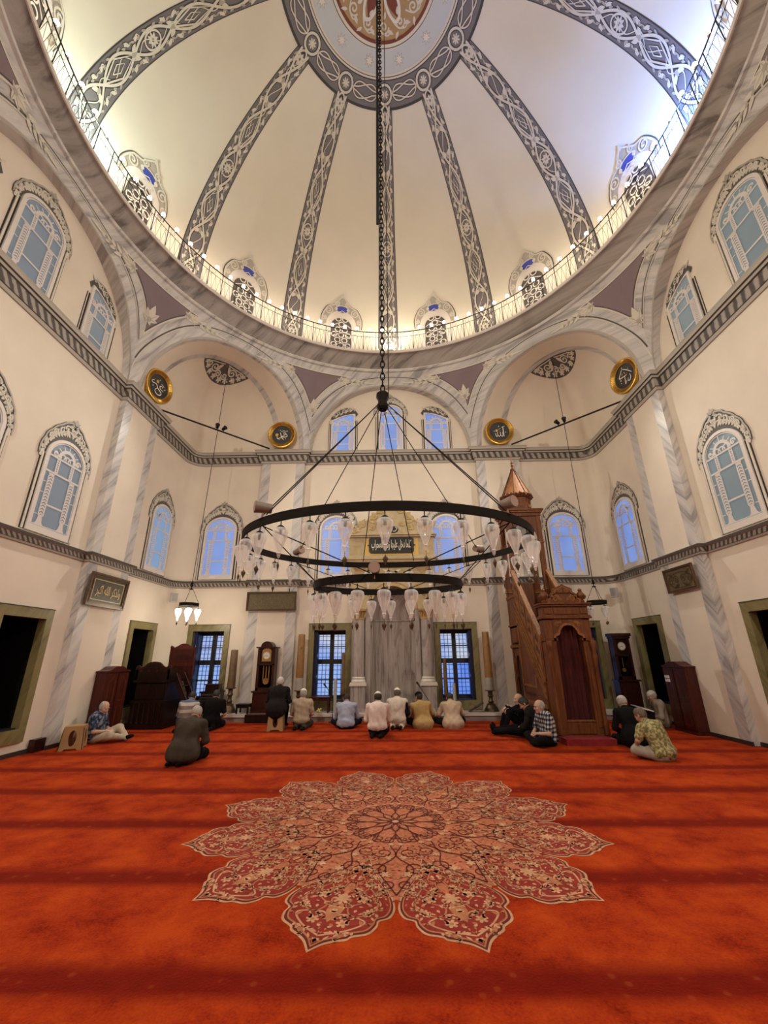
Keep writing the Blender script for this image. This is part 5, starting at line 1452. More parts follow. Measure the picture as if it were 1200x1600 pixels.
def f_(b):
    mp = lambda x, y, h: Vector((x, YA - h, y)); c = (XA + XB) / 2
    half = bez([(.43, 1.12), (.44, 1.40), (.40, 1.47), (.32, 1.42), (.24, 1.45), (.14, 1.53), (0, 1.55)], 4)
    P = [(c + x, y) for x, y in half] + [(c - x, y) for x, y in half[::-1][1:]]
    extr(b, P, -.05, 0, 'dark_wood', mp)
    b.items([S([(x, y - .03) for x, y in P[4:-4]], .025, 'mahogany', .006)] + [F(disc(c + x, 1.33, .03), 'mahogany', .004) for x in (-.3, -.1, .1, .3)], mp)
    b.use('dark_wood'); b.box((XB - .05, YA, 1.12), (XB, YA + .35, 1.36)); b.box((XA, YA, 1.12), (XA + .05, YB, 1.36))
kpart('front_rail', f_)
def f_(b):
    mp = lambda x, y, h: Vector((x, YB - .04 - h, y)); c = -5.75
    half = bez([(.33, 1.05), (.33, 1.88), (.27, 1.90), (.16, 1.95), (.08, 2.0), (0, 2.01)], 4)
    extr(b, [(c + x, y) for x, y in half] + [(c - x, y) for x, y in half[::-1][1:]], -.05, 0, 'mahogany', mp)
    it = []
    for i in range(15):
        x = -.26 + i * .037
        it += [S([(c + x, 1.58), (c + min(.26, x + .26), 1.58 + .26 * min(1, (.26 - x) / .26))], .008, 'clock_wood', .006), S([(c - x, 1.58), (c - min(.26, x + .26), 1.58 + .26 * min(1, (.26 - x) / .26))], .008, 'clock_wood', .006)]
    it += [S([(c - .28, 1.56), (c + .28, 1.56), (c + .28, 1.86), (c - .28, 1.86), (c - .28, 1.56)], .03, 'mahogany', .014), S([(c - .3, 1.44), (c + .3, 1.44)], .05, 'mahogany', .012), F([(c - .26, 1.1), (c + .26, 1.1), (c + .26, 1.40), (c - .26, 1.40)], 'clock_wood', .006)]
    b.items(it, mp)
    b.use('mahogany', True)
    for s in (-1, 1):
        x = c + s * .33; b.lathe([(.02, 1.1), (.028, 1.3), (.018, 1.5), (.026, 1.7), (.02, 1.88), (.03, 1.92), (.001, 1.97)], (x, YB - .06, 0), 10)
kpart('backrest', f_)
def f_(b):
    b.use('dark_wood')
    for y in (5.42, 5.86):
        b.prism([(-5.62, 1.20), (-5.54, 1.24), (-5.02, .18), (-5.02, .0), (-5.10, .0), (-5.62, 1.06)], y - .02, y + .02, 'y')
    b.use('mahogany')
    for y in (5.40, 5.84): b.tube([(-5.60, y, 1.27), (-5.04, y, .26)], .018, 6)
    b.use('dark_wood')
    for i in range(4): z = .24 + .24 * i; x = -5.10 - .122 * i; b.box((x - .08, 5.44, z - .02), (x + .06, 5.84, z))
kpart('ladder', f_)

# ------------------------------------------------------------------ clocks
def clock(name, P, w, d, H, label, arched, dial):
    t = empty(name, P); tag(t, label, 'clock'); hb = .52 if arched else .74; wt = w * (.80 if arched else .78)
    b = MB(); b.use('clock_wood'); b.box((-w / 2, -d / 2, .0), (w / 2, d / 2, .08)); b.box((-w / 2 + .02, -d / 2 + .02, .08), (w / 2 - .02, d / 2, hb)); b.box((-w / 2 - .02, -d / 2 - .02, hb), (w / 2 + .02, d / 2, hb + .04))
    b.box((-w / 2 + .08, -d / 2 + .005, .16), (w / 2 - .08, -d / 2 + .02, hb - .08)); b.build('base', t)
    b = MB(); b.use('clock_wood'); z1 = H - .14
    for s in (-1, 1): b.box((s * wt / 2, -d / 2 + .05, hb + .04), (s * (wt / 2 - .07), d / 2, z1))
    b.box((-wt / 2, d / 2 - .03, hb), (wt / 2, d / 2, z1)); b.box((-wt / 2, -d / 2 + .05, hb + .04), (wt / 2, -d / 2 + .08, hb + .12)); b.box((-wt / 2, -d / 2 + .05, z1 - .46), (wt / 2, -d / 2 + .08, z1 - .43))
    b.use('dark_void'); b.box((-wt / 2 + .06, d / 2 - .06, hb + .1), (wt / 2 - .06, d / 2 - .04, z1 - .44)); b.use('dark_wood'); b.box((-wt / 2 + .06, -d / 2 + .08, z1 - .43), (wt / 2 - .06, -d / 2 + .10, z1)); b.build('trunk', t)
    b = MB(); b.use('clock_wood')
    if arched:
        P_ = [(-wt / 2 - .05, z1), (-wt / 2 - .05, z1 + .03), (-wt * .34, z1 + .03)] + [(wt * .34 * cos(a), z1 + .03 + .15 * sin(a)) for a in [pi - pi * i / 14 for i in range(1, 14)]] + [(wt * .34, z1 + .03), (wt / 2 + .05, z1 + .03), (wt / 2 + .05, z1)]
        b.prism(P_, -d / 2 + .02, d / 2, 'y')
    else: b.box((-wt / 2 - .05, -d / 2, z1 + .06), (wt / 2 + .05, d / 2, z1 + .14)); b.box((-wt / 2 - .02, -d / 2 + .02, z1), (wt / 2 + .02, d / 2, z1 + .06))
    b.build('hood', t)
    zc = z1 - .20; yf = -d / 2 + .078
    b = MB(); mp = lambda x, y, h: Vector((x, yf - h, y))
    if arched: extr(b, [(-.13, zc - .16), (.13, zc - .16), (.13, zc + .10)] + [(.13 * cos(a), zc + .10 + .10 * sin(a)) for a in [pi * i / 10 for i in range(1, 10)]] + [(-.13, zc + .10)], 0, .008, 'brass', mp)
    it = [F(disc(0, zc, .105, 28), dial, .012), S(circle(0, zc, .108, 28), .016, 'brass', .016)]
    for k in range(12):
        a = k * pi / 6; it.append(S([(.082 * sin(a), zc + .082 * cos(a)), (.098 * sin(a), zc + .098 * cos(a))], .009, 'black_line', .016))
    it += [S([(0, zc), (.045 * cos(-.7), zc + .045 * sin(-.7))], .010, 'black_line', .02), S([(0, zc), (.075 * cos(3.5), zc + .075 * sin(3.5))], .008, 'black_line', .02)]
    b.items(it, mp); b.build('dial', t)
    b = MB(); b.use('brass', True); b.tube([(0, .0, z1 - .5), (0, .0, hb + .36)], .006, 6); b.tube([(0, .012, hb + .28), (0, -.012, hb + .28)], .085 if arched else .05, 20); b.build('pendulum', t)
    if arched:
        for x in (-.08, .0, .08):
            b = MB(); b.use('brass', True); b.tube([(x, -.03, z1 - .48), (x, -.03, z1 - .86)], .018, 8); b.build('weight', t)
    return t
clock('longcase_clock', (-3.57, 6.45, .2), .62, .36, 1.82, 'arched dark longcase clock with brass pendulum left of the mihrab', True, 'dial_white')
c2 = clock('longcase_clock', (6.33, 6.30, .2), .58, .32, 1.98, 'flat topped dark longcase clock with a white dial in the right corner', False, 'dial_white')

# ------------------------------------------------------------------ candles
def candle(P, r, z0, z1, wax, low, label, stand, lowh=0):
    t = empty('candle', P); tag(t, label, 'candle'); h0 = z0 - P[2]; h1 = z1 - P[2]
    b = MB(); b.use(wax, True)
    b.lathe([(r * 1.05, h0 + lowh), (r * .92, h1 - .02), (r * .85, h1), (.001, h1)], seg=24)
    if r > .07: b.tube([(0, -r * .95, h1 - .38), (.03, -r * 1.0, h1 - .35), (.05, -r * .9, h1 - .42)], .008, 5)
    b.use('black_line'); b.tube([(0, 0, h1), (0, 0, h1 + .02)], .004, 5); b.build('wax', t)
    if low:
        b = MB(); b.use(low, True); b.lathe([(r * 1.10, h0), (r * 1.08, h0 + lowh), (.001, h0 + lowh)], seg=24); b.build('collar', t)
    b = MB(); b.use(stand, True); k = h0
    b.lathe([(r * 1.9, 0), (r * 1.95, .02 * k), (r * 1.5, .18 * k), (r * 1.1, .30 * k), (r * 1.2, .33 * k), (r * .55, .38 * k), (r * .75, .46 * k), (r * .5, .52 * k), (r * .5, .66 * k), (r * .8, .72 * k), (r * .55, .78 * k), (r * .6, .93 * k), (r * 1.35, .97 * k), (r * 1.35, k), (.001, k)], seg=24); b.build('stand', t)
candle((-4.55, 6.5, .2), .105, .84, 1.84, 'wax_brown', None, 'thick dark brown candle on a bronze stand between the left window and the clock', 'bronze')
candle((-2.63, 6.48, .2), .105, .76, 2.25, 'wax_ochre', 'wax_gray', 'tall ochre candle with gray base on a dark stand, left of the mihrab', 'bronze', .32)
candle((2.66, 6.48, .2), .105, .73, 2.27, 'wax_ochre', 'wax_gray', 'tall ochre candle with gray base on a bell shaped stand beside the minbar', 'bronze', .32)
candle((-1.40, 6.45, .2), .055, .66, 1.73, 'wax_brown', None, 'slim brown candle before the window left of the mihrab', 'bronze')
candle((1.45, 6.45, .2), .055, .62, 1.57, 'wax_brown', None, 'slim brown candle before the window right of the mihrab', 'bronze')
for x, z1, lab in ((-1.60, 1.06, 'plain gray candle shaft left of the mihrab, next to the slim brown candle'), (1.66, .92, 'plain gray candle shaft right of the mihrab, next to the slim brown candle')):
    b = MB(); b.use('wax_gray', True); b.lathe([(.055, 0), (.05, .02), (.042, z1 - .22), (.035, z1 - .2), (.001, z1 - .2)], seg=18); o = b.build('candle', loc=(x, 6.33, .2)); tag(o, lab, 'candle')

# ------------------------------------------------------------------ small furniture on and before the plinth
def table(P, w, d, h, m, label, cat='table', panel=None):
    t = empty('side_table', P); tag(t, label, cat)
    b = MB(); b.use(m); b.box((-w / 2, -d / 2, h - .03), (w / 2, d / 2, h)); b.build('top', t)
    b = MB(); b.use(m); b.box((-w / 2 + .02, -d / 2 + .02, h - .10), (w / 2 - .02, -d / 2 + .04, h - .03)); b.box((-w / 2 + .02, d / 2 - .04, h - .10), (w / 2 - .02, d / 2 - .02, h - .03)); b.build('apron', t)
    for x in (-1, 1):
        for y in (-1, 1):
            b = MB(); b.use(m); b.prism([(x * (w / 2 - .05), y * (d / 2 - .05)), (x * (w / 2 - .01), y * (d / 2 - .05)), (x * (w / 2 - .01), y * (d / 2 - .01)), (x * (w / 2 - .05), y * (d / 2 - .01))], 0, h - .03); b.build('leg', t)
    return t
table((-2.02, 6.42, .2), .55, .34, .40, 'mahogany', 'small reddish wooden table under the window left of the mihrab')
b = MB(); b.use('gold_paint', True)
for i in range(9): b.sphere((R.uniform(-.09, .09), R.uniform(-.03, .03), R.uniform(.03, .10)), .03, 8, 6)
b.lathe([(.03, 0), (.05, .02), (.06, .04)], (0, 0, 0), 12)
tag(b.build('ornament_bowl', loc=(-1.98, 6.29, .30 - .1)), 'small gilt bowl of ornaments on the plinth before the reddish table', 'bowl')
st = table((-4.09, 6.40, .2), .36, .36, .24, 'dark_wood', 'low dark wooden stool standing between the brown candle and the clock', 'stool'); st.name = 'low_stool'
b = MB(); b.use('dark_wood'); b.box((-.33, -.08, 0), (.33, .08, .20)); b.use('mahogany'); b.box((-.33, -.085, .19), (.33, .085, .205)); tag(b.build('wooden_box', loc=(-3.60, 6.10, 0)), 'long low dark wooden box on the carpet before the arched clock', 'box')
t = empty('storage_chest', (-5.02, 6.42, .2)); tag(t, 'dark slatted chest standing before the leftmost window of the qibla wall', 'chest')
b = MB(); b.use('radiator'); b.box((-.26, -.17, 0), (.26, .17, .52)); b.use('dark_wood'); b.box((-.28, -.19, .52), (.28, .19, .56))
for i in range(6): b.box((-.24, -.185, .08 + .07 * i), (.24, -.17, .11 + .07 * i))
b.build('body', t)
b = MB(); b.use('dark_wood'); b.box((-.17, -.12, .56), (.20, .14, .72)); b.use('mahogany'); b.box((-.19, -.14, .72), (.22, .16, .745)); b.build('upper_box', t)
# microphone stands
def mic(P, pts, label):
    t = empty('microphone_stand', P); tag(t, label, 'microphone')
    b = MB(); b.use('steel_dark'); b.lathe([(.10, 0), (.10, .015), (.02, .03)], seg=18); b.tube([(0, 0, .02), (0, 0, pts[0][2])], .010, 8); b.build('stand', t)
    b = MB(); b.use('steel_dark'); b.tube(pts, .008, 6); b.build('boom', t)
    e = Vector(pts[-1]); d = (e - Vector(pts[-2])).normalized(); b = MB(); b.use('black_line', True); b.tube([e, e + d * .07, e + d * .10, e + d * .14], [.016, .02, .03, .024], 10); b.build('microphone', t)
mic((-1.62, 6.10, 0), [(0, 0, .62), (-.08, -.02, .72), (-.17, -.03, .84)], 'black microphone on a bent stand before the window left of the mihrab')
mic((.92, 6.06, 0), [(0, 0, .52), (-.10, -.02, .68), (-.22, -.03, .86)], 'black microphone on a leaning boom in front of the mihrab')
# folding book rest
t = empty('book_rest', (2.24, 6.38, .2)); tag(t, 'folding wooden book rest standing crossed on the plinth between mihrab and minbar', 'book rest')
for s in (-1, 1):
    b = MB(); b.use('minbar_wood_light' if s < 0 else 'bronze'); b.prism([(-s * .22, 0), (-s * .19, 0), (s * .19, .22), (s * .16, .22)], -.10, .10, 'y'); b.build('leaf_board', t)
# red cushion of the prayer leader
b = MB(); b.use('red_cloth', True); b.lathe([(.001, .0), (.50, .0), (.56, .06), (.56, .26), (.50, .36), (.3, .40), (.001, .40)], (0, 0, 0), 28, sy=.22); b.sphere((-.62, -.05, .15), .17, 14, 10, sy=.6, sz=.85)
tag(b.build('floor_cushion', loc=(.12, 6.02, 0)), 'dark red floor cushion on the carpet in front of the mihrab', 'cushion')
# cabinets at the side walls
def cabinet(P, rz, w, d, h, label, dark=False):
    t = empty('cabinet', P, rz); tag(t, label, 'cabinet'); m = 'mahogany'
    b = MB(); b.use(m); b.box((-w / 2, -d / 2, 0), (w / 2, d / 2, .06)); b.box((-w / 2 + .01, -d / 2 + .02, .06), (w / 2 - .01, d / 2, h - .12))
    half = bez([(w / 2 + .01, h - .12), (w / 2 + .01, h - .09), (w * .36, h - .07), (w * .16, h), (0, h)], 5)
    b.prism(half + [(-x, y) for x, y in half[::-1][1:]], -d / 2, d / 2, 'y'); b.build('carcass', t)
    for s in (-1, 1):
        b = MB(); mp = lambda x, y, hh: Vector((x, -d / 2 + .02 - hh, y)); c = s * w / 4
        extr(b, [(c - w / 4 + .02, .09), (c + w / 4 - .02, .09), (c + w / 4 - .02, h - .15), (c - w / 4 + .02, h - .15)], 0, .02, m, mp)
        top = h - .30
        it = [S([(c - w / 8, .18), (c + w / 8, .18), (c + w / 8, .60), (c - w / 8, .60), (c - w / 8, .18)], .018, 'minbar_wood', .026),
              S([(c - s * w / 8, .72), (c + s * w / 8, .72), (c + s * w / 8, top - .02), (c + s * w / 20, top + .01), (c - s * w / 20, top + .08), (c - s * w / 8, top + .10), (c - s * w / 8, .72)], .018, 'minbar_wood', .026)]
        b.items(it, mp); b.build('door', t)
    return t
cabinet((-6.525, 4.27, 0), radians(90), .82, .27, 1.46, 'mahogany cabinet with a wavy top against the left pilaster, behind the seated man')
cr = cabinet((6.525, 4.32, 0), radians(-90), .76, .27, 1.46, 'mahogany cabinet with paper notices at the right wall beside the dark doorway')
b = MB(); b.use('paper')
for x in (-.33, -.24):
    for z in (1.02, 1.10): b.box((x, -.143, z), (x + .075, -.135, z + .06))
b.build('notice', cr)
# plastic stools
def plastic_stool():
    t = empty('plastic_stool', (0, 0, 0))
    b = MB(); b.use('plastic_tan'); b.box((-.17, -.17, .395), (.17, .17, .42)); b.box((-.18, -.18, .36), (.18, .18, .40))
    b.build('seat', t)
    for k in range(4):
        b = MB(Matrix.Rotation(k * pi / 2, 4, 'Z')); b.use('plastic_tan')
        P = [(-.215, 0), (-.18, .38), (.18, .38), (.215, 0), (.13, 0), (.10, .03), (-.10, .03), (-.13, 0)]
        hole = [(.055 * cos(a) * (1 if True else 1), .21 + .10 * sin(a)) for a in [2 * pi * i / 12 for i in range(12)]]
        def mpx(x, z, hh): return Vector((x, -(.215 - .035 * z / .38) + hh, z))
        for s in (-1, 1):
            ring_ = [(0, .38), (s * .18, .38), (s * .215, 0), (s * .13, 0), (s * .10, .03), (0, .03), (0, .07)] + [(s * .07 * sin(a), .21 - .14 * cos(a)) for a in [pi * i / 8 for i in range(0, 9)]]
            n = b.pts([mpx(x, z, 0) for x, z in ring_]); m2 = b.pts([mpx(x, z, .012) for x, z in ring_])
            for tq in tessellate_polygon([[Vector((x, z, 0)) for x, z in ring_]]): b.face([n + i for i in tq], False); b.face([m2 + i for i in reversed(tq)], False)
            kk = len(ring_)
            for i in range(kk): b.face((n + i, n + (i + 1) % kk, m2 + (i + 1) % kk, m2 + i), False)
        b.build('side', t)
    return t
s1 = plastic_stool(); s1.scale = (.92, .92, .98); s1.location = (-6.22, 2.98, 0); s1.rotation_euler = (0, 0, radians(24)); tag(s1, 'empty tan plastic stool by the left pilaster', 'stool')
s2 = copy_tree(s1); s2.location = (-2.82, 5.0, 0); s2.rotation_euler = (0, 0, radians(8)); tag(s2, 'tan plastic stool under the man in a dark jacket', 'stool')
# cushion, box, loudspeakers
b = MB(Matrix.Rotation(radians(20), 4, 'Y')); b.use('cushion_cream', True); b.sphere((0, 0, 0), .19, 18, 12, sx=.45, sy=.95, sz=1.0)
tag(b.build('cushion', loc=(-6.50, 3.30, .21)), 'cream cushion propped against the left pilaster behind the seated man', 'cushion')
b = MB(); b.use('clock_wood'); b.box((-.04, -.13, 0), (.07, .13, .22)); b.use('dark_wood'); b.box((.07, -.10, .03), (.075, .10, .19)); tag(b.build('wooden_box', loc=(-6.76, 2.74, 0)), 'small dark wooden box on the floor at the foot of the left pilaster', 'box')
for s, lab in ((-1, 'white loudspeaker on the wall in the left corner above the hanging lamp'), (1, 'white loudspeaker on the wall in the right corner')):
    t = empty('loudspeaker', (s * 6.50, 6.38, 3.20), s * radians(-38)); tag(t, lab, 'loudspeaker')
    b = MB(); b.use('speaker_white'); b.prism([(-.10, .06), (-.09, -.10), (.09, -.10), (.10, .06)], 0, .27); b.build('housing', t)
    b = MB(); b.use('speaker_mesh'); b.box((-.08, -.108, .02), (.08, -.10, .25)); b.build('grille', t)
    b = MB(); b.use('speaker_white'); b.box((-.02, .06, .10), (.02, .18, .15)); b.build('bracket', t)
# low reading desk with an open book
t = empty('reading_desk', (5.86, 4.92, 0), radians(-8)); tag(t, 'small black draped reading desk before the old man at the right wall', 'desk')
b = MB(); b.use('black_cloth'); b.prism([(-.15, 0), (.15, 0), (.17, .36), (-.17, .46)], -.22, .22, 'y'); b.build('desk_body', t)
ob = empty('open_book', (5.86, 4.92, .42)); tag(ob, 'large open white book lying on the black reading desk', 'book')
b = MB(Matrix.Rotation(radians(-12), 4, 'Z') @ Matrix.Rotation(radians(15), 4, 'Y')); b.use('paper')
for s in (-1, 1): b.prism([(-.16, s * .01), (.16, s * .01), (.16, s * .27), (-.16, s * .27)], .0, .02)
b.use('speaker_mesh')
for s in (-1, 1):
    for i in range(9): b.box((-.13 + .03 * i, s * .04, .0201), (-.122 + .03 * i, s * .24, .0206))
b.build('pages', ob)
# ------------------------------------------------------------------ people: smooth bodies grown from blended limbs
mat('skin', (.42, .235, .155), .55, var=.08, scale=30)
mat('skin_pale', (.50, .31, .225), .55, var=.08, scale=30)
mat('lip', (.33, .13, .10), .5)
mat('eye_dark', (.03, .022, .02), .25)
mat('hair_gray', (.36, .33, .30), .8, var=.3, scale=60)
mat('hair_dark', (.022, .017, .014), .7, var=.3, scale=60)
mat('hair_brown', (.10, .075, .055), .8, var=.35, scale=60)
mat('hair_white', (.55, .51, .47), .8, var=.2, scale=60)
for n_, c_ in (('c_white', (.72, .66, .58)), ('c_black', (.0055, .005, .0055)), ('c_graybrown', (.056, .045, .033)), ('c_charcoal', (.014, .012, .011)), ('c_beige', (.37, .29, .205)), ('c_lightblue', (.34, .36, .46)),
               ('c_pinkwhite', (.68, .56, .50)), ('c_vest', (.58, .50, .41)), ('c_tan', (.42, .28, .115)), ('c_sand', (.46, .34, .24)), ('c_khaki', (.31, .27, .215)), ('c_navy', (.009, .010, .017)), ('c_cream', (.44, .36, .27)), ('c_dusty', (.30, .235, .175)), ('c_taupe', (.20, .155, .115)), ('c_cap_gray', (.50, .46, .40))):
    mat(n_, c_, .95, var=.10, scale=18, spec=.12, bump=.15, bscale=160)
def cloth_pattern(name, kind):
    m, nt, p, o = _nt(name); L = nt.links.new; p.inputs['Roughness'].default_value = .9; p.inputs['Specular IOR Level'].default_value = .12
    tc = nt.nodes.new('ShaderNodeTexCoord'); sp = nt.nodes.new('ShaderNodeSeparateXYZ'); L(tc.outputs['Object'], sp.inputs[0])
    def wave(src, per, duty):
        a = nt.nodes.new('ShaderNodeMath'); a.operation = 'DIVIDE'; L(src, a.inputs[0]); a.inputs[1].default_value = per
        f = nt.nodes.new('ShaderNodeMath'); f.operation = 'FRACT'; L(a.outputs[0], f.inputs[0])
        g = nt.nodes.new('ShaderNodeMath'); g.operation = 'LESS_THAN'; L(f.outputs[0], g.inputs[0]); g.inputs[1].default_value = duty; return g.outputs[0]
    if kind == 'plaid':
        s = nt.nodes.new('ShaderNodeMath'); s.operation = 'ADD'; L(sp.outputs[0], s.inputs[0]); L(sp.outputs[1], s.inputs[1])
        a = nt.nodes.new('ShaderNodeMath'); a.operation = 'ADD'; L(wave(sp.outputs[2], .075, .5), a.inputs[0]); L(wave(s.outputs[0], .075, .5), a.inputs[1])
        d = nt.nodes.new('ShaderNodeMath'); d.operation = 'DIVIDE'; L(a.outputs[0], d.inputs[0]); d.inputs[1].default_value = 2
        L(_ramp(nt, d.outputs[0], [(.1, (.55, .52, .47)), (.5, (.10, .12, .17)), (.9, (.012, .014, .028))]), p.inputs['Base Color'])
    elif kind == 'striped':
        r = nt.nodes.new('ShaderNodeValToRGB'); r.color_ramp.interpolation = 'CONSTANT'; e = r.color_ramp.elements
        st = [(0, (.03, .03, .045)), (.30, (.16, .13, .12)), (.40, (.45, .40, .36)), (.47, (.20, .17, .16)), (.55, (.50, .46, .42)), (.62, (.11, .13, .20))]
        while len(e) < len(st): e.new(.5)
        for k, (q, c) in enumerate(st): e[k].position = q; e[k].color = (*c, 1)
        L(sp.outputs[2], r.inputs[0]); L(r.outputs[0], p.inputs['Base Color'])
    else:
        n = nt.nodes.new('ShaderNodeTexNoise'); n.inputs['Scale'].default_value = 26 if kind == 'camo' else 17; n.inputs['Detail'].default_value = 2; L(tc.outputs['Object'], n.inputs['Vector'])
        cs = [(.42, (.15, .13, .055)), (.52, (.30, .27, .12)), (.62, (.44, .38, .20))] if kind == 'camo' else [(.40, (.020, .030, .060)), (.52, (.07, .10, .16)), (.62, (.24, .26, .30))]
        L(_ramp(nt, n.outputs[0], cs), p.inputs['Base Color'])
cloth_pattern('c_plaid', 'plaid'); cloth_pattern('c_striped', 'striped'); cloth_pattern('c_camo', 'camo'); cloth_pattern('c_bluepat', 'blue')

class Vox:
    def __init__(s, lo, hi, h):
        s.lo = np.array(lo, float); s.h = h; s.n = np.ceil((np.array(hi) - s.lo) / h).astype(int) + 1
        s.D = np.full(s.n, .5, np.float32); s.ax = [s.lo[i] + h * np.arange(s.n[i]) for i in range(3)]
    def sub(s, lo, hi):
        i0 = np.clip(np.floor((np.array(lo) - s.lo) / s.h).astype(int), 0, s.n - 1); i1 = np.clip(np.ceil((np.array(hi) - s.lo) / s.h).astype(int) + 1, 1, s.n)
        sl = tuple(slice(a, b) for a, b in zip(i0, i1))
        X, Y, Z = np.meshgrid(*[s.ax[i][sl[i]] for i in range(3)], indexing='ij', sparse=True)
        return sl, X, Y, Z
    def mix(s, sl, d, k, op='u'):
        A = s.D[sl]
        if op == 's':
            d = -d; h = np.clip(.5 - .5 * (A - d) / max(k, 1e-4), 0, 1); s.D[sl] = A * (1 - h) + d * h + k * h * (1 - h)
        else:
            h = np.clip(.5 + .5 * (A - d) / max(k, 1e-4), 0, 1); s.D[sl] = A * (1 - h) + d * h - k * h * (1 - h)
    def cone(s, a, b, ra, rb, k=.02, op='u'):
        a = np.array(a, float); b = np.array(b, float); m = max(ra, rb) + k + 3 * s.h
        sl, X, Y, Z = s.sub(np.minimum(a, b) - m, np.maximum(a, b) + m); v = b - a; L = max(v @ v, 1e-9)
        t = np.clip(((X - a[0]) * v[0] + (Y - a[1]) * v[1] + (Z - a[2]) * v[2]) / L, 0, 1)
        d = np.sqrt((X - a[0] - t * v[0]) ** 2 + (Y - a[1] - t * v[1]) ** 2 + (Z - a[2] - t * v[2]) ** 2) - (ra + (rb - ra) * t)
        s.mix(sl, d, k, op)
    def ell(s, c, r, Rm=None, k=.02, op='u', cut=None):
        c = np.array(c, float); r = np.array(r, float); m = r.max() + k + 3 * s.h
        sl, X, Y, Z = s.sub(c - m, c + m); P = (X - c[0], Y - c[1], Z - c[2])
        if Rm is not None: P = tuple(Rm[0, i] * P[0] + Rm[1, i] * P[1] + Rm[2, i] * P[2] for i in range(3))
        q = np.sqrt((P[0] / r[0]) ** 2 + (P[1] / r[1]) ** 2 + (P[2] / r[2]) ** 2)
        q2 = np.sqrt((P[0] / r[0] ** 2) ** 2 + (P[1] / r[1] ** 2) ** 2 + (P[2] / r[2] ** 2) ** 2)
        d = q * (q - 1) / np.maximum(q2, 1e-6)
        if cut is not None:
            for n, o_ in cut: d = np.maximum(d, P[0] * n[0] + P[1] * n[1] + P[2] * n[2] - o_)
        s.mix(sl, d, k, op)
    def folds(s, amp, seed):
        r = np.random.RandomState(seed); X, Y, Z = np.meshgrid(*s.ax, indexing='ij', sparse=True); f = 0
        for i in range(4):
            v = r.normal(size=3) * np.array([1, 1, .6]); v /= np.linalg.norm(v); q = r.uniform(28, 62); w = r.normal(size=3); w /= np.linalg.norm(w)
            f = f + np.sin(q * (X * v[0] + Y * v[1] + Z * v[2]) + r.uniform(0, 6) + 1.6 * np.sin(11 * (X * w[0] + Y * w[1] + Z * w[2]) + r.uniform(0, 6)))
        s.D += (amp / 2.2 * f).astype(np.float32)
    def mesh(s):
        D = s.D; ins = D < 0; n = s.n
        c = np.zeros(n - 1, int)
        for a in (0, 1):
            for b in (0, 1):
                for e in (0, 1): c += ins[a:n[0] - 1 + a, b:n[1] - 1 + b, e:n[2] - 1 + e]
        act = (c > 0) & (c < 8); idx = np.argwhere(act); vid = np.full(n - 1, -1, int); vid[tuple(idx.T)] = np.arange(len(idx))
        acc = np.zeros((len(idx), 3)); cnt = np.zeros(len(idx))
        for ax in range(3):
            o1, o2 = [i for i in range(3) if i != ax]
            for a in (0, 1):
                for b in (0, 1):
                    off = np.zeros(3, int); off[o1] = a; off[o2] = b; p = idx + off; q = p.copy(); q[:, ax] += 1
                    d0, d1 = D[tuple(p.T)], D[tuple(q.T)]; m = (d0 < 0) != (d1 < 0); t = np.where(m, d0 / np.where(m, d0 - d1, 1), 0)
                    pt = p.astype(float); pt[:, ax] += t; acc[m] += pt[m]; cnt[m] += 1
        V = s.lo + s.h * acc / np.maximum(cnt, 1)[:, None]; Fs = []
        for ax in range(3):
            o1, o2 = (ax + 1) % 3, (ax + 2) % 3
            sl0 = [slice(None)] * 3; sl1 = [slice(None)] * 3; sl0[ax] = slice(0, n[ax] - 1); sl1[ax] = slice(1, n[ax])
            a, b = ins[tuple(sl0)], ins[tuple(sl1)]; e = np.argwhere(a != b)
            e = e[(e[:, o1] > 0) & (e[:, o2] > 0) & (e[:, o1] < n[o1] - 1) & (e[:, o2] < n[o2] - 1)]
            fl = a[tuple(e.T)]; q = []
            for d1, d2 in ((0, 0), (1, 0), (1, 1), (0, 1)):
                p = e.copy(); p[:, o1] -= d1; p[:, o2] -= d2; q.append(vid[tuple(p.T)])
            q = np.stack(q, 1); q[fl] = q[fl][:, ::-1]; Fs.append(q[:, ::-1] if True else q)
        return V, np.concatenate(Fs)
def vox_obj(name, VFs, mats, parent, mid=None):
    V = np.concatenate([v for v, f in VFs]); o = 0; Fs = []
    for v, f in VFs: Fs.append(f + o); o += len(v)
    Fs = np.concatenate(Fs); me = bpy.data.meshes.new(name)
    me.vertices.add(len(V)); me.vertices.foreach_set('co', V.astype(np.float32).ravel())
    me.loops.add(Fs.size); me.loops.foreach_set('vertex_index', Fs.ravel().astype(np.int32)); me.polygons.add(len(Fs))
    me.polygons.foreach_set('loop_start', np.arange(0, Fs.size, 4, dtype=np.int32)); me.polygons.foreach_set('loop_total', np.full(len(Fs), 4, np.int32))
    for m in mats: me.materials.append(MATS[m])
    me.update(calc_edges=True)
    if mid is not None: me.polygons.foreach_set('material_index', mid(V[Fs].mean(1)).astype(np.int32))
    me.polygons.foreach_set('use_smooth', np.ones(len(Fs), bool)); me.validate(); me.update()
    ob = bpy.data.objects.new(name, me); COL.objects.link(ob)
    if parent: ob.parent = parent
    return ob
def rotm(yaw=0, pitch=0, roll=0):
    """columns are the head's own right, forward and up; pitch > 0 bows the head"""
    cy, sy, cp, sp, cr, sr = cos(yaw), sin(yaw), cos(-pitch), sin(-pitch), cos(roll), sin(roll)
    Rz = np.array([[cy, -sy, 0], [sy, cy, 0], [0, 0, 1]]); Rx = np.array([[1, 0, 0], [0, cp, -sp], [0, sp, cp]]); Ry = np.array([[cr, 0, sr], [0, 1, 0], [-sr, 0, cr]])
    return Rz @ Rx @ Ry
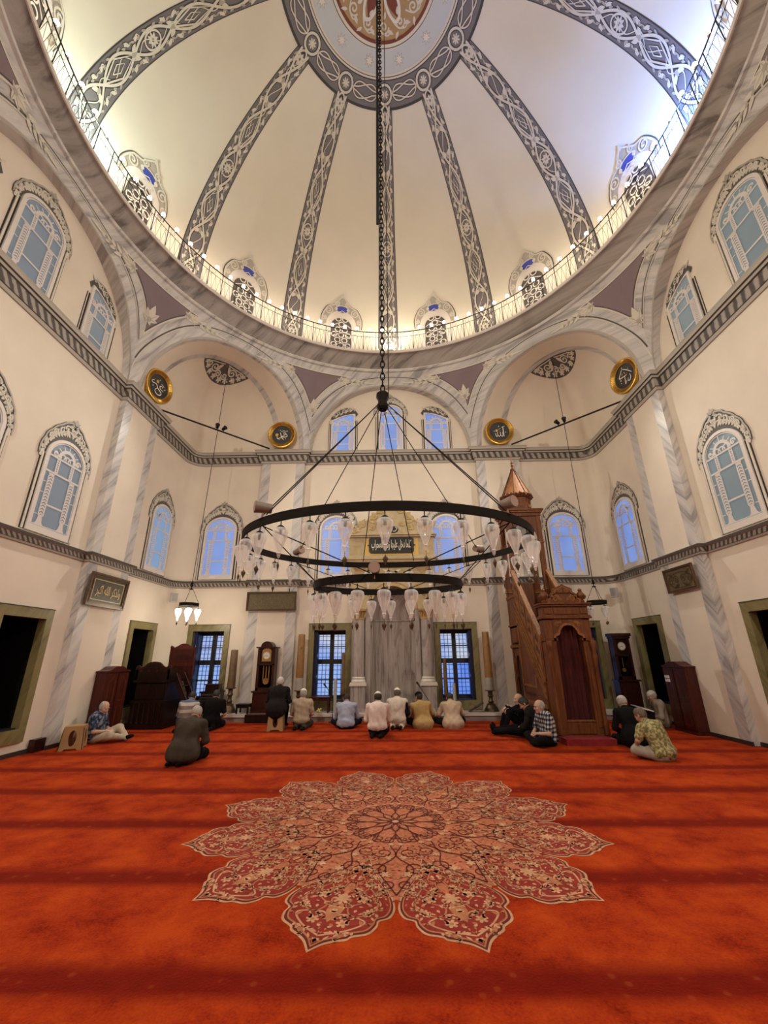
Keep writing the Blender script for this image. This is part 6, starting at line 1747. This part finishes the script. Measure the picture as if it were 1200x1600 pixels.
def hand_vox(W, d, n, side, curl=.5):
    """hand at wrist W, fingers along d, palm facing n; side +1 puts the thumb on the d x n side"""
    d = np.array(d, float); d /= np.linalg.norm(d); n = np.array(n, float); n -= d * (n @ d); n /= np.linalg.norm(n); s = np.cross(d, n) * side; W = np.array(W, float)
    v = Vox(W - .23, W + .23, .0042)
    Rm = np.stack([s, d, n], 1)
    v.cone(W - d * .05, W + d * .01, .027, .024, .01); v.ell(W + d * .055, (.042, .055, .017), Rm, .012)
    for i, (o_, l) in enumerate(((.032, .072), (.011, .080), (-.011, .074), (-.031, .058))):
        b = W + d * (.092 - .006 * abs(i - 1.2)) + s * o_ * .95; c = curl * (1 + .12 * i)
        k1 = b + (d * cos(c * .6) + n * sin(c * .6)) * l * .5; k2 = k1 + (d * cos(c * 1.5) + n * sin(c * 1.5)) * l * .32; k3 = k2 + (d * cos(c * 2.2) + n * sin(c * 2.2)) * l * .24
        v.cone(b - d * .02, k1, .0098, .009, .003); v.cone(k1, k2, .009, .0085, .002); v.cone(k2, k3, .0085, .0075, .002)
    t0 = W + d * .022 + s * .030; t1 = t0 + (d * .6 + s * .55 + n * .35) * .045; t2 = t1 + (d * .9 + s * .12 + n * .35) * .036
    v.cone(W + d * .01 + s * .015, t0, .018, .015, .008); v.cone(t0, t1, .0135, .011, .004); v.cone(t1, t2, .011, .009, .003)
    return v.mesh()

def person(P, rz, pose, label, top='c_white', bottom='c_black', hair=('short', 'hair_dark'), cap=None, lean=.2, bow=.5, yaw=0, roll=0, side=0, sleeve='long', arms='thigh', skin='skin', seed=1,
           build=1.0, vest=None, coat=False, glasses=False, beard=None, sock='c_black', legs=None):
    root = empty('person', P, rz); tag(root, label, 'person')
    A = lambda *q: np.array(q, float)
    pz = {'kneel': .205, 'cross': .115, 'stool': .50, 'legs': .115, 'knees_up': .115}[pose]
    py = {'kneel': -.14, 'cross': 0, 'stool': 0, 'legs': 0, 'knees_up': 0}[pose]
    pel = A(0, py, pz); sp = A(sin(side), sin(lean), 0); sp[2] = sqrt(max(.2, 1 - sp[0] ** 2 - sp[1] ** 2))
    curve = A(0, .035, 0)
    waist = pel + sp * .14 - curve * .5; chest = pel + sp * .285 - curve * .3; shc = pel + sp * .40 + curve; neck = pel + sp * .45 + curve * 1.8
    Rh = rotm(yaw, bow, roll); hdir = Rh @ A(0, .012, 1); head = neck + (sp * .35 + hdir * .65) * .112 + Rh @ A(0, .018, 0)
    Rt = np.stack([A(1, 0, 0) - sp * sp[0], np.cross(sp, A(1, 0, 0) - sp * sp[0]), sp], 1); Rt[:, 0] /= np.linalg.norm(Rt[:, 0]); Rt[:, 1] /= np.linalg.norm(Rt[:, 1])
    X = Rt[:, 0]
    sh = {s: shc + X * s * .170 * build - sp * .015 for s in (-1, 1)}
    hip = {s: pel + A(s * .09, 0, -.03) for s in (-1, 1)}
    if pose == 'kneel':
        knee = {s: A(s * .15, .27, .085) for s in (-1, 1)}; ank = {s: A(s * .10, -.26, .06) for s in (-1, 1)}; toe = {s: A(s * .085 - .02, -.42, .045) for s in (-1, 1)}
    elif pose == 'cross':
        knee = {s: A(s * .30, .26, .13) for s in (-1, 1)}; ank = {s: A(-s * .12, .30 + .05 * s, .065) for s in (-1, 1)}; toe = {s: A(-s * .25, .24 + .05 * s, .06) for s in (-1, 1)}
    elif pose == 'stool':
        knee = {s: A(s * .13, .40, .46) for s in (-1, 1)}; ank = {s: A(s * .13, .40, .09) for s in (-1, 1)}; toe = {s: A(s * .15, .56, .04) for s in (-1, 1)}
    elif pose == 'knees_up':
        knee = {s: A(s * .14, .36, .42) for s in (-1, 1)}; ank = {s: A(s * .12, .50, .07) for s in (-1, 1)}; toe = {s: A(s * .13, .66, .04) for s in (-1, 1)}
    else:
        knee = {-1: A(-.13, .42, .13), 1: A(.12, .42, .15)}; ank = {-1: A(-.08, .83, .07), 1: A(.05, .82, .10)}; toe = {-1: A(-.10, .88, .20), 1: A(.07, .88, .22)}
        if legs == 'bent': knee = {-1: A(-.20, .34, .24), 1: A(.20, .36, .14)}; ank = {-1: A(-.02, .58, .07), 1: A(-.05, .50, .07)}; toe = {-1: A(.02, .72, .11), 1: A(-.2, .52, .06)}
    elb, wr, hd, hn = {}, {}, {}, {}
    for s in (-1, 1):
        S_ = sh[s]
        if arms == 'thigh': elb[s] = S_ + A(s * .075, .03, -.265); wr[s] = hip[s] * .42 + knee[s] * .58 + A(s * .01, -.02, .105); hd[s] = A(-s * .25, 1, -.12); hn[s] = A(0, 0, -1)
        elif arms == 'lap': elb[s] = S_ + A(s * .085, .06, -.265); wr[s] = pel + A(s * .085, .24, .10); hd[s] = A(-s * 1, .45, -.1); hn[s] = A(0, -.3, -1)
        elif arms == 'knees': elb[s] = S_ * .5 + knee[s] * .5 + A(s * .05, -.02, -.02); wr[s] = knee[s] + A(-s * .02, -.01, .09); hd[s] = A(-s * .2, .8, -.5); hn[s] = A(0, -.3, -1)
        elif arms == 'book': elb[s] = S_ + A(s * .07, .10, -.25); wr[s] = S_ + A(-s * .03, .32, -.22); hd[s] = A(-s * .2, 1, .1); hn[s] = A(-s * .4, 0, -1)
    lo, hi = A(-.62, -.62, -.03), A(.62, 1.02, 1.25)
    pts = np.array([pel, head + A(0, 0, .2), *sh.values(), *elb.values(), *wr.values(), *knee.values(), *ank.values(), *toe.values()]); lo = pts.min(0) - .30; hi = pts.max(0) + .19; lo[2] = -.03
    def torso(v, g, sc=1.0):
        b = build
        v.ell(pel + sp * .02, (.172 * b + g, .135 + g, .15 + g), Rt, .05); v.ell(waist, (.155 * b + g, .122 + g, .16 + g), Rt, .06); v.ell(chest, (.175 * b + g, .125 + g, .19 + g), Rt, .05)
        v.cone(sh[-1] - sp * .005, sh[1] - sp * .005, .062 + g, .062 + g, .05)
        v.cone(shc - sp * .02, neck, .075 + g, .055 + g, .04)
    def limb_legs(v, g, k=.03):
        for s in (-1, 1):
            v.cone(hip[s], knee[s], .088 + g, .062 + g, k); v.cone(knee[s], ank[s], .060 + g, .042 + g, k)
    # --- body, one surface
    v = Vox(lo, hi, .0085); torso(v, -.006); limb_legs(v, -.004)
    for s in (-1, 1):
        v.cone(sh[s], elb[s], .050, .040, .03); v.cone(elb[s], wr[s], .040, .027, .02)
        v.cone(ank[s], ank[s] * .3 + toe[s] * .7, .040, .036, .02); v.cone(ank[s] * .3 + toe[s] * .7, toe[s], .036, .028, .015)
    v.cone(neck - sp * .03, head - Rh @ A(0, .005, .03), .058, .052, .03)
    body_vf = v.mesh()
    hv = Vox(head - .18, head + .18, .0055); H = lambda *q: head + Rh @ A(*q)
    hv.ell(H(0, -.004, .022), (.076, .098, .098), Rh, .02); hv.ell(H(0, .028, -.055), (.058, .062, .062), Rh, .035); hv.ell(H(0, .070, -.092), (.026, .024, .022), Rh, .025)
    hv.cone(H(-.036, .084, .030), H(.036, .084, .030), .012, .012, .015); hv.cone(H(-.042, .072, -.022), H(-.03, .075, -.03), .020, .02, .02); hv.cone(H(.042, .072, -.022), H(.03, .075, -.03), .02, .02, .02)
    for s in (-1, 1): hv.ell(H(s * .032, .099, .010), (.016, .012, .010), Rh, .010, 's'); hv.ell(H(s * .032, .086, .010), (.012, .010, .010), Rh, .004)
    hv.cone(H(0, .092, .018), H(0, .113, -.026), .009, .013, .012); hv.cone(H(-.013, .100, -.03), H(.013, .100, -.03), .008, .008, .008)
    hv.cone(H(-.020, .088, -.056), H(.020, .088, -.056), .008, .008, .010); hv.cone(H(-.017, .088, -.068), H(.017, .088, -.068), .008, .008, .008); hv.cone(H(-.02, .099, -.062), H(.02, .099, -.062), .003, .003, .003, 's')
    for s in (-1, 1): hv.ell(H(s * .079, -.008, -.006), (.012, .024, .033), Rh, .008); hv.ell(H(s * .088, -.002, -.004), (.006, .012, .018), Rh, .005, 's')
    hv.cone(H(0, -.015, -.05), head + (neck - head) * .75, .054, .054, .03)
    parts = [body_vf, hv.mesh()] + [hand_vox(wr[s], hd[s], hn[s], -s if arms != 'x' else s, .55) for s in (-1, 1)]
    ec = [H(s * .032, .096, .010) for s in (-1, 1)]; lc = H(0, .098, -.062); bc = [H(s * .034, .096, .031) for s in (-1, 1)]
    browm = hair[1] if hair else 'hair_gray'
    def mid(C):
        m = np.zeros(len(C))
        for e in ec: m[np.linalg.norm(C - e, axis=1) < .0095] = 1
        loc = (C - head) @ Rh
        m[(np.abs(loc[:, 0]) < .024) & (np.abs(loc[:, 2] + .062) < .012) & (loc[:, 1] > .080)] = 2
        m[(np.abs(np.abs(loc[:, 0]) - .034) < .02) & (np.abs(loc[:, 2] - .034) < .006) & (loc[:, 1] > .075)] = 3
        m[(C[:, 2] < .5) & (np.min([np.linalg.norm(C - a, axis=1) for a in (*toe.values(), *ank.values())], axis=0) < .115)] = 4
        return m
    vox_obj('body', parts, [skin, 'eye_dark', 'lip', browm, sock], root, mid)
    # --- clothing
    v = Vox(lo, hi, .0095); torso(v, .014)
    if coat:
        v.ell(pel + A(0, -.02, -.02), (.235 * build, .21, .21), Rt, .06)
        if pose == 'kneel': v.ell(A(0, -.16, .12), (.25, .24, .12), None, .05)
        if pose == 'stool': v.ell(pel + A(0, -.10, -.06), (.225, .14, .19), None, .05)
        if pose == 'cross': v.ell(A(0, -.05, .11), (.235, .205, .115), None, .05)
    else: v.ell(pel + A(0, -.015, .0), (.190 * build, .162, .11), Rt, .04)
    vs = v if vest is None else Vox(lo, hi, .0095)
    for s in (-1, 1):
        if sleeve == 'long':
            vs.cone(sh[s], elb[s], .066, .056, .035); vs.cone(elb[s], wr[s] - (wr[s] - elb[s]) * .06, .056, .042, .025)
        else:
            q = sh[s] * .28 + elb[s] * .72; vs.cone(sh[s], q, .068, .064, .035)
    v.cone(neck - sp * .035, neck + sp * .0, .066, .058, .02)
    v.D = np.maximum(v.D, .0)if False else v.D
    v.folds(.0055, seed)
    v.ell(neck + sp * .045 + Rh @ A(0, .02, 0), (.05, .055, .045), Rt, .008, 's')
    vox_obj('coat' if coat else ('vest' if vest else 'shirt'), [v.mesh()], [vest or top], root)
    if vest: vs.folds(.005, seed + 3); vox_obj('shirt_sleeves', [vs.mesh()], [top], root)
    v = Vox(lo, hi, .0095); limb_legs(v, .012, .04); v.ell(pel + A(0, -.0, -.03), (.178 * build, .150, .125), None, .05); v.folds(.005, seed + 7)
    vox_obj('trousers', [v.mesh()], [bottom], root)
    if hair:
        v = Vox(head - .18, head + .18, .006); kind = hair[0]
        cuts = [((0, 1, -.55), .040), ((0, .35, -1), .062)] if kind == 'short' else [((0, 1, .55), .052), ((0, 0, -1), .070), ((0, .25, 1), .062)]
        v.ell(H(0, -.006, .022), (.086, .108, .110), Rh, .001, 'u', cuts)
        v.folds(.0025, seed + 11); vox_obj('hair', [v.mesh()], [hair[1]], root)
    if beard:
        v = Vox(head - .18, head + .18, .006); v.ell(H(0, .034, -.062), (.066, .066, .066), Rh, .001, 'u', [((0, -1, 0), -.0), ((0, 0, 1), .012)]); v.ell(H(0, .104, -.058), (.03, .02, .018), Rh, .004, 's'); vox_obj('beard', [v.mesh()], [beard], root)
    if cap:
        v = Vox(head - .19, head + .19, .006)
        if cap[0] == 'kufi': v.ell(H(0, -.006, .030), (.089, .112, .108), Rh, .001, 'u', [((0, -.12, -1), -.030)])
        else: v.ell(H(0, -.004, .028), (.090, .112, .106), Rh, .001, 'u', [((0, -.25, -1), -.022)])
        vox_obj('cap', [v.mesh()], [cap[1]], root)
    if glasses:
        b = MB(); b.use('steel_dark')
        for s in (-1, 1):
            b.tube([H(s * .033 + .022 * cos(t), .110, .010 + .017 * sin(t)) for t in [2 * pi * i / 14 for i in range(14)]], .0022, 5, True); b.tube([H(s * .055, .108, .014), H(s * .083, .01, .012), H(s * .084, -.02, .0)], .002, 5)
        b.tube([H(-.011, .112, .014), H(.011, .112, .014)], .002, 5); b.build('glasses', root)
    return root

person((-3.48, 1.92, 0), radians(-4), 'kneel', 'person in a gray brown jacket kneeling alone at the left in the nearest row', 'c_graybrown', 'c_black', ('balding', 'hair_gray'), None, .28, .65, seed=1, build=1.16, coat=True)
person((-4.98, 5.02, 0), 0, 'kneel', 'person in a blue gray striped sweater kneeling beside the dark preaching chair', 'c_striped', 'c_navy', ('short', 'hair_dark'), None, .26, .7, seed=2)
person((-4.44, 5.22, 0), radians(4), 'kneel', 'person in a black short sleeved shirt kneeling before the thick dark brown candle', 'c_black', 'c_black', ('short', 'hair_dark'), None, .16, .5, seed=3, sleeve='short', build=1.18)
person((-2.82, 4.96, 0), 0, 'stool', 'person with white hair in a dark jacket sitting on the tan plastic stool', 'c_charcoal', 'c_black', ('short', 'hair_white'), None, .16, .5, seed=4, coat=True, build=1.12)
person((-2.24, 5.22, 0), 0, 'kneel', 'person in a beige shirt and white cap kneeling right of the man on the stool', 'c_beige', 'c_graybrown', ('short', 'hair_gray'), ('kufi', 'c_white'), .06, .2, seed=5, sleeve='short', build=1.05)
person((-1.16, 5.12, 0), radians(3), 'cross', 'person in a light blue shirt sitting bowed before the left window by the mihrab', 'c_lightblue', 'c_navy', ('short', 'hair_dark'), None, .26, .85, seed=6, arms='lap', build=1.14)
person((-.35, 4.18, 0), radians(-3), 'kneel', 'person in a pinkish white shirt and white cap kneeling alone before the mihrab row', 'c_pinkwhite', 'c_black', ('short', 'hair_dark'), ('kufi', 'c_white'), .10, .3, seed=7, build=1.1)
person((.09, 5.20, 0), radians(-4), 'kneel', 'person in a white vest over dark sleeves with a white cap before the mihrab', 'c_navy', 'c_vest', ('short', 'hair_brown'), ('kufi', 'c_white'), .08, .22, seed=8, vest='c_vest', build=1.08)
person((.70, 5.14, 0), radians(6), 'cross', 'person in a yellowish tan jacket and black cap sitting before the right mihrab column', 'c_tan', 'c_black', ('short', 'hair_dark'), ('skull', 'c_black'), .12, .15, seed=9, side=-.10, yaw=.5, arms='knees', build=1.1, coat=True)
person((1.42, 5.14, 0), radians(6), 'cross', 'person in a sand colored jacket sitting bowed before the window right of the mihrab', 'c_sand', 'c_charcoal', ('short', 'hair_dark'), None, .22, .7, seed=10, arms='knees', build=1.12, coat=True)
person((2.95, 4.50, 0), radians(92), 'knees_up', 'bald person in black sitting with raised knees against the minbar, furthest of three', 'c_black', 'c_black', None, None, .0, .05, seed=11, arms='knees', yaw=.12, skin='skin_pale')
person((2.94, 3.82, 0), radians(64), 'legs', 'person in dark clothes with stretched legs and lowered head, between two men at the minbar', 'c_charcoal', 'c_black', ('short', 'hair_dark'), None, .05, .7, seed=12, arms='lap', yaw=.1)
person((2.97, 3.10, 0), radians(98), 'cross', 'person with glasses and a plaid short sleeved shirt sitting cross legged at the minbar doorway', 'c_plaid', 'c_black', ('balding', 'hair_gray'), None, .02, .12, seed=13, arms='lap', sleeve='short', glasses=True, skin='skin_pale', build=1.1)
person((4.50, 2.98, 0), radians(4), 'kneel', 'person in a long black coat and pale skullcap kneeling right of the minbar', 'c_black', 'c_black', ('balding', 'hair_gray'), ('skull', 'c_cap_gray'), .24, .45, seed=14, coat=True, build=1.16)
person((4.40, 1.84, 0), radians(24), 'cross', 'person in a green camouflage shirt sitting cross legged on the right, nearest row', 'c_camo', 'c_khaki', ('short', 'hair_brown'), None, .30, .6, seed=15, side=-.05, arms='knees', sleeve='short', build=1.2)
person((6.36, 5.06, 0), radians(84), 'cross', 'old person in beige clothes and knit cap by the open book at the right wall', 'c_dusty', 'c_taupe', ('balding', 'hair_gray'), ('skull', 'c_cap_gray'), .04, .30, seed=16, arms='lap', build=.95)
person((-6.20, 3.60, 0), radians(-82), 'legs', 'person in a blue patterned shirt and cream trousers dozing against the left pilaster', 'c_bluepat', 'c_cream', ('balding', 'hair_gray'), None, -.12, .45, seed=17, arms='lap', sleeve='short', yaw=-.35, skin='skin_pale', legs='bent', build=1.05)
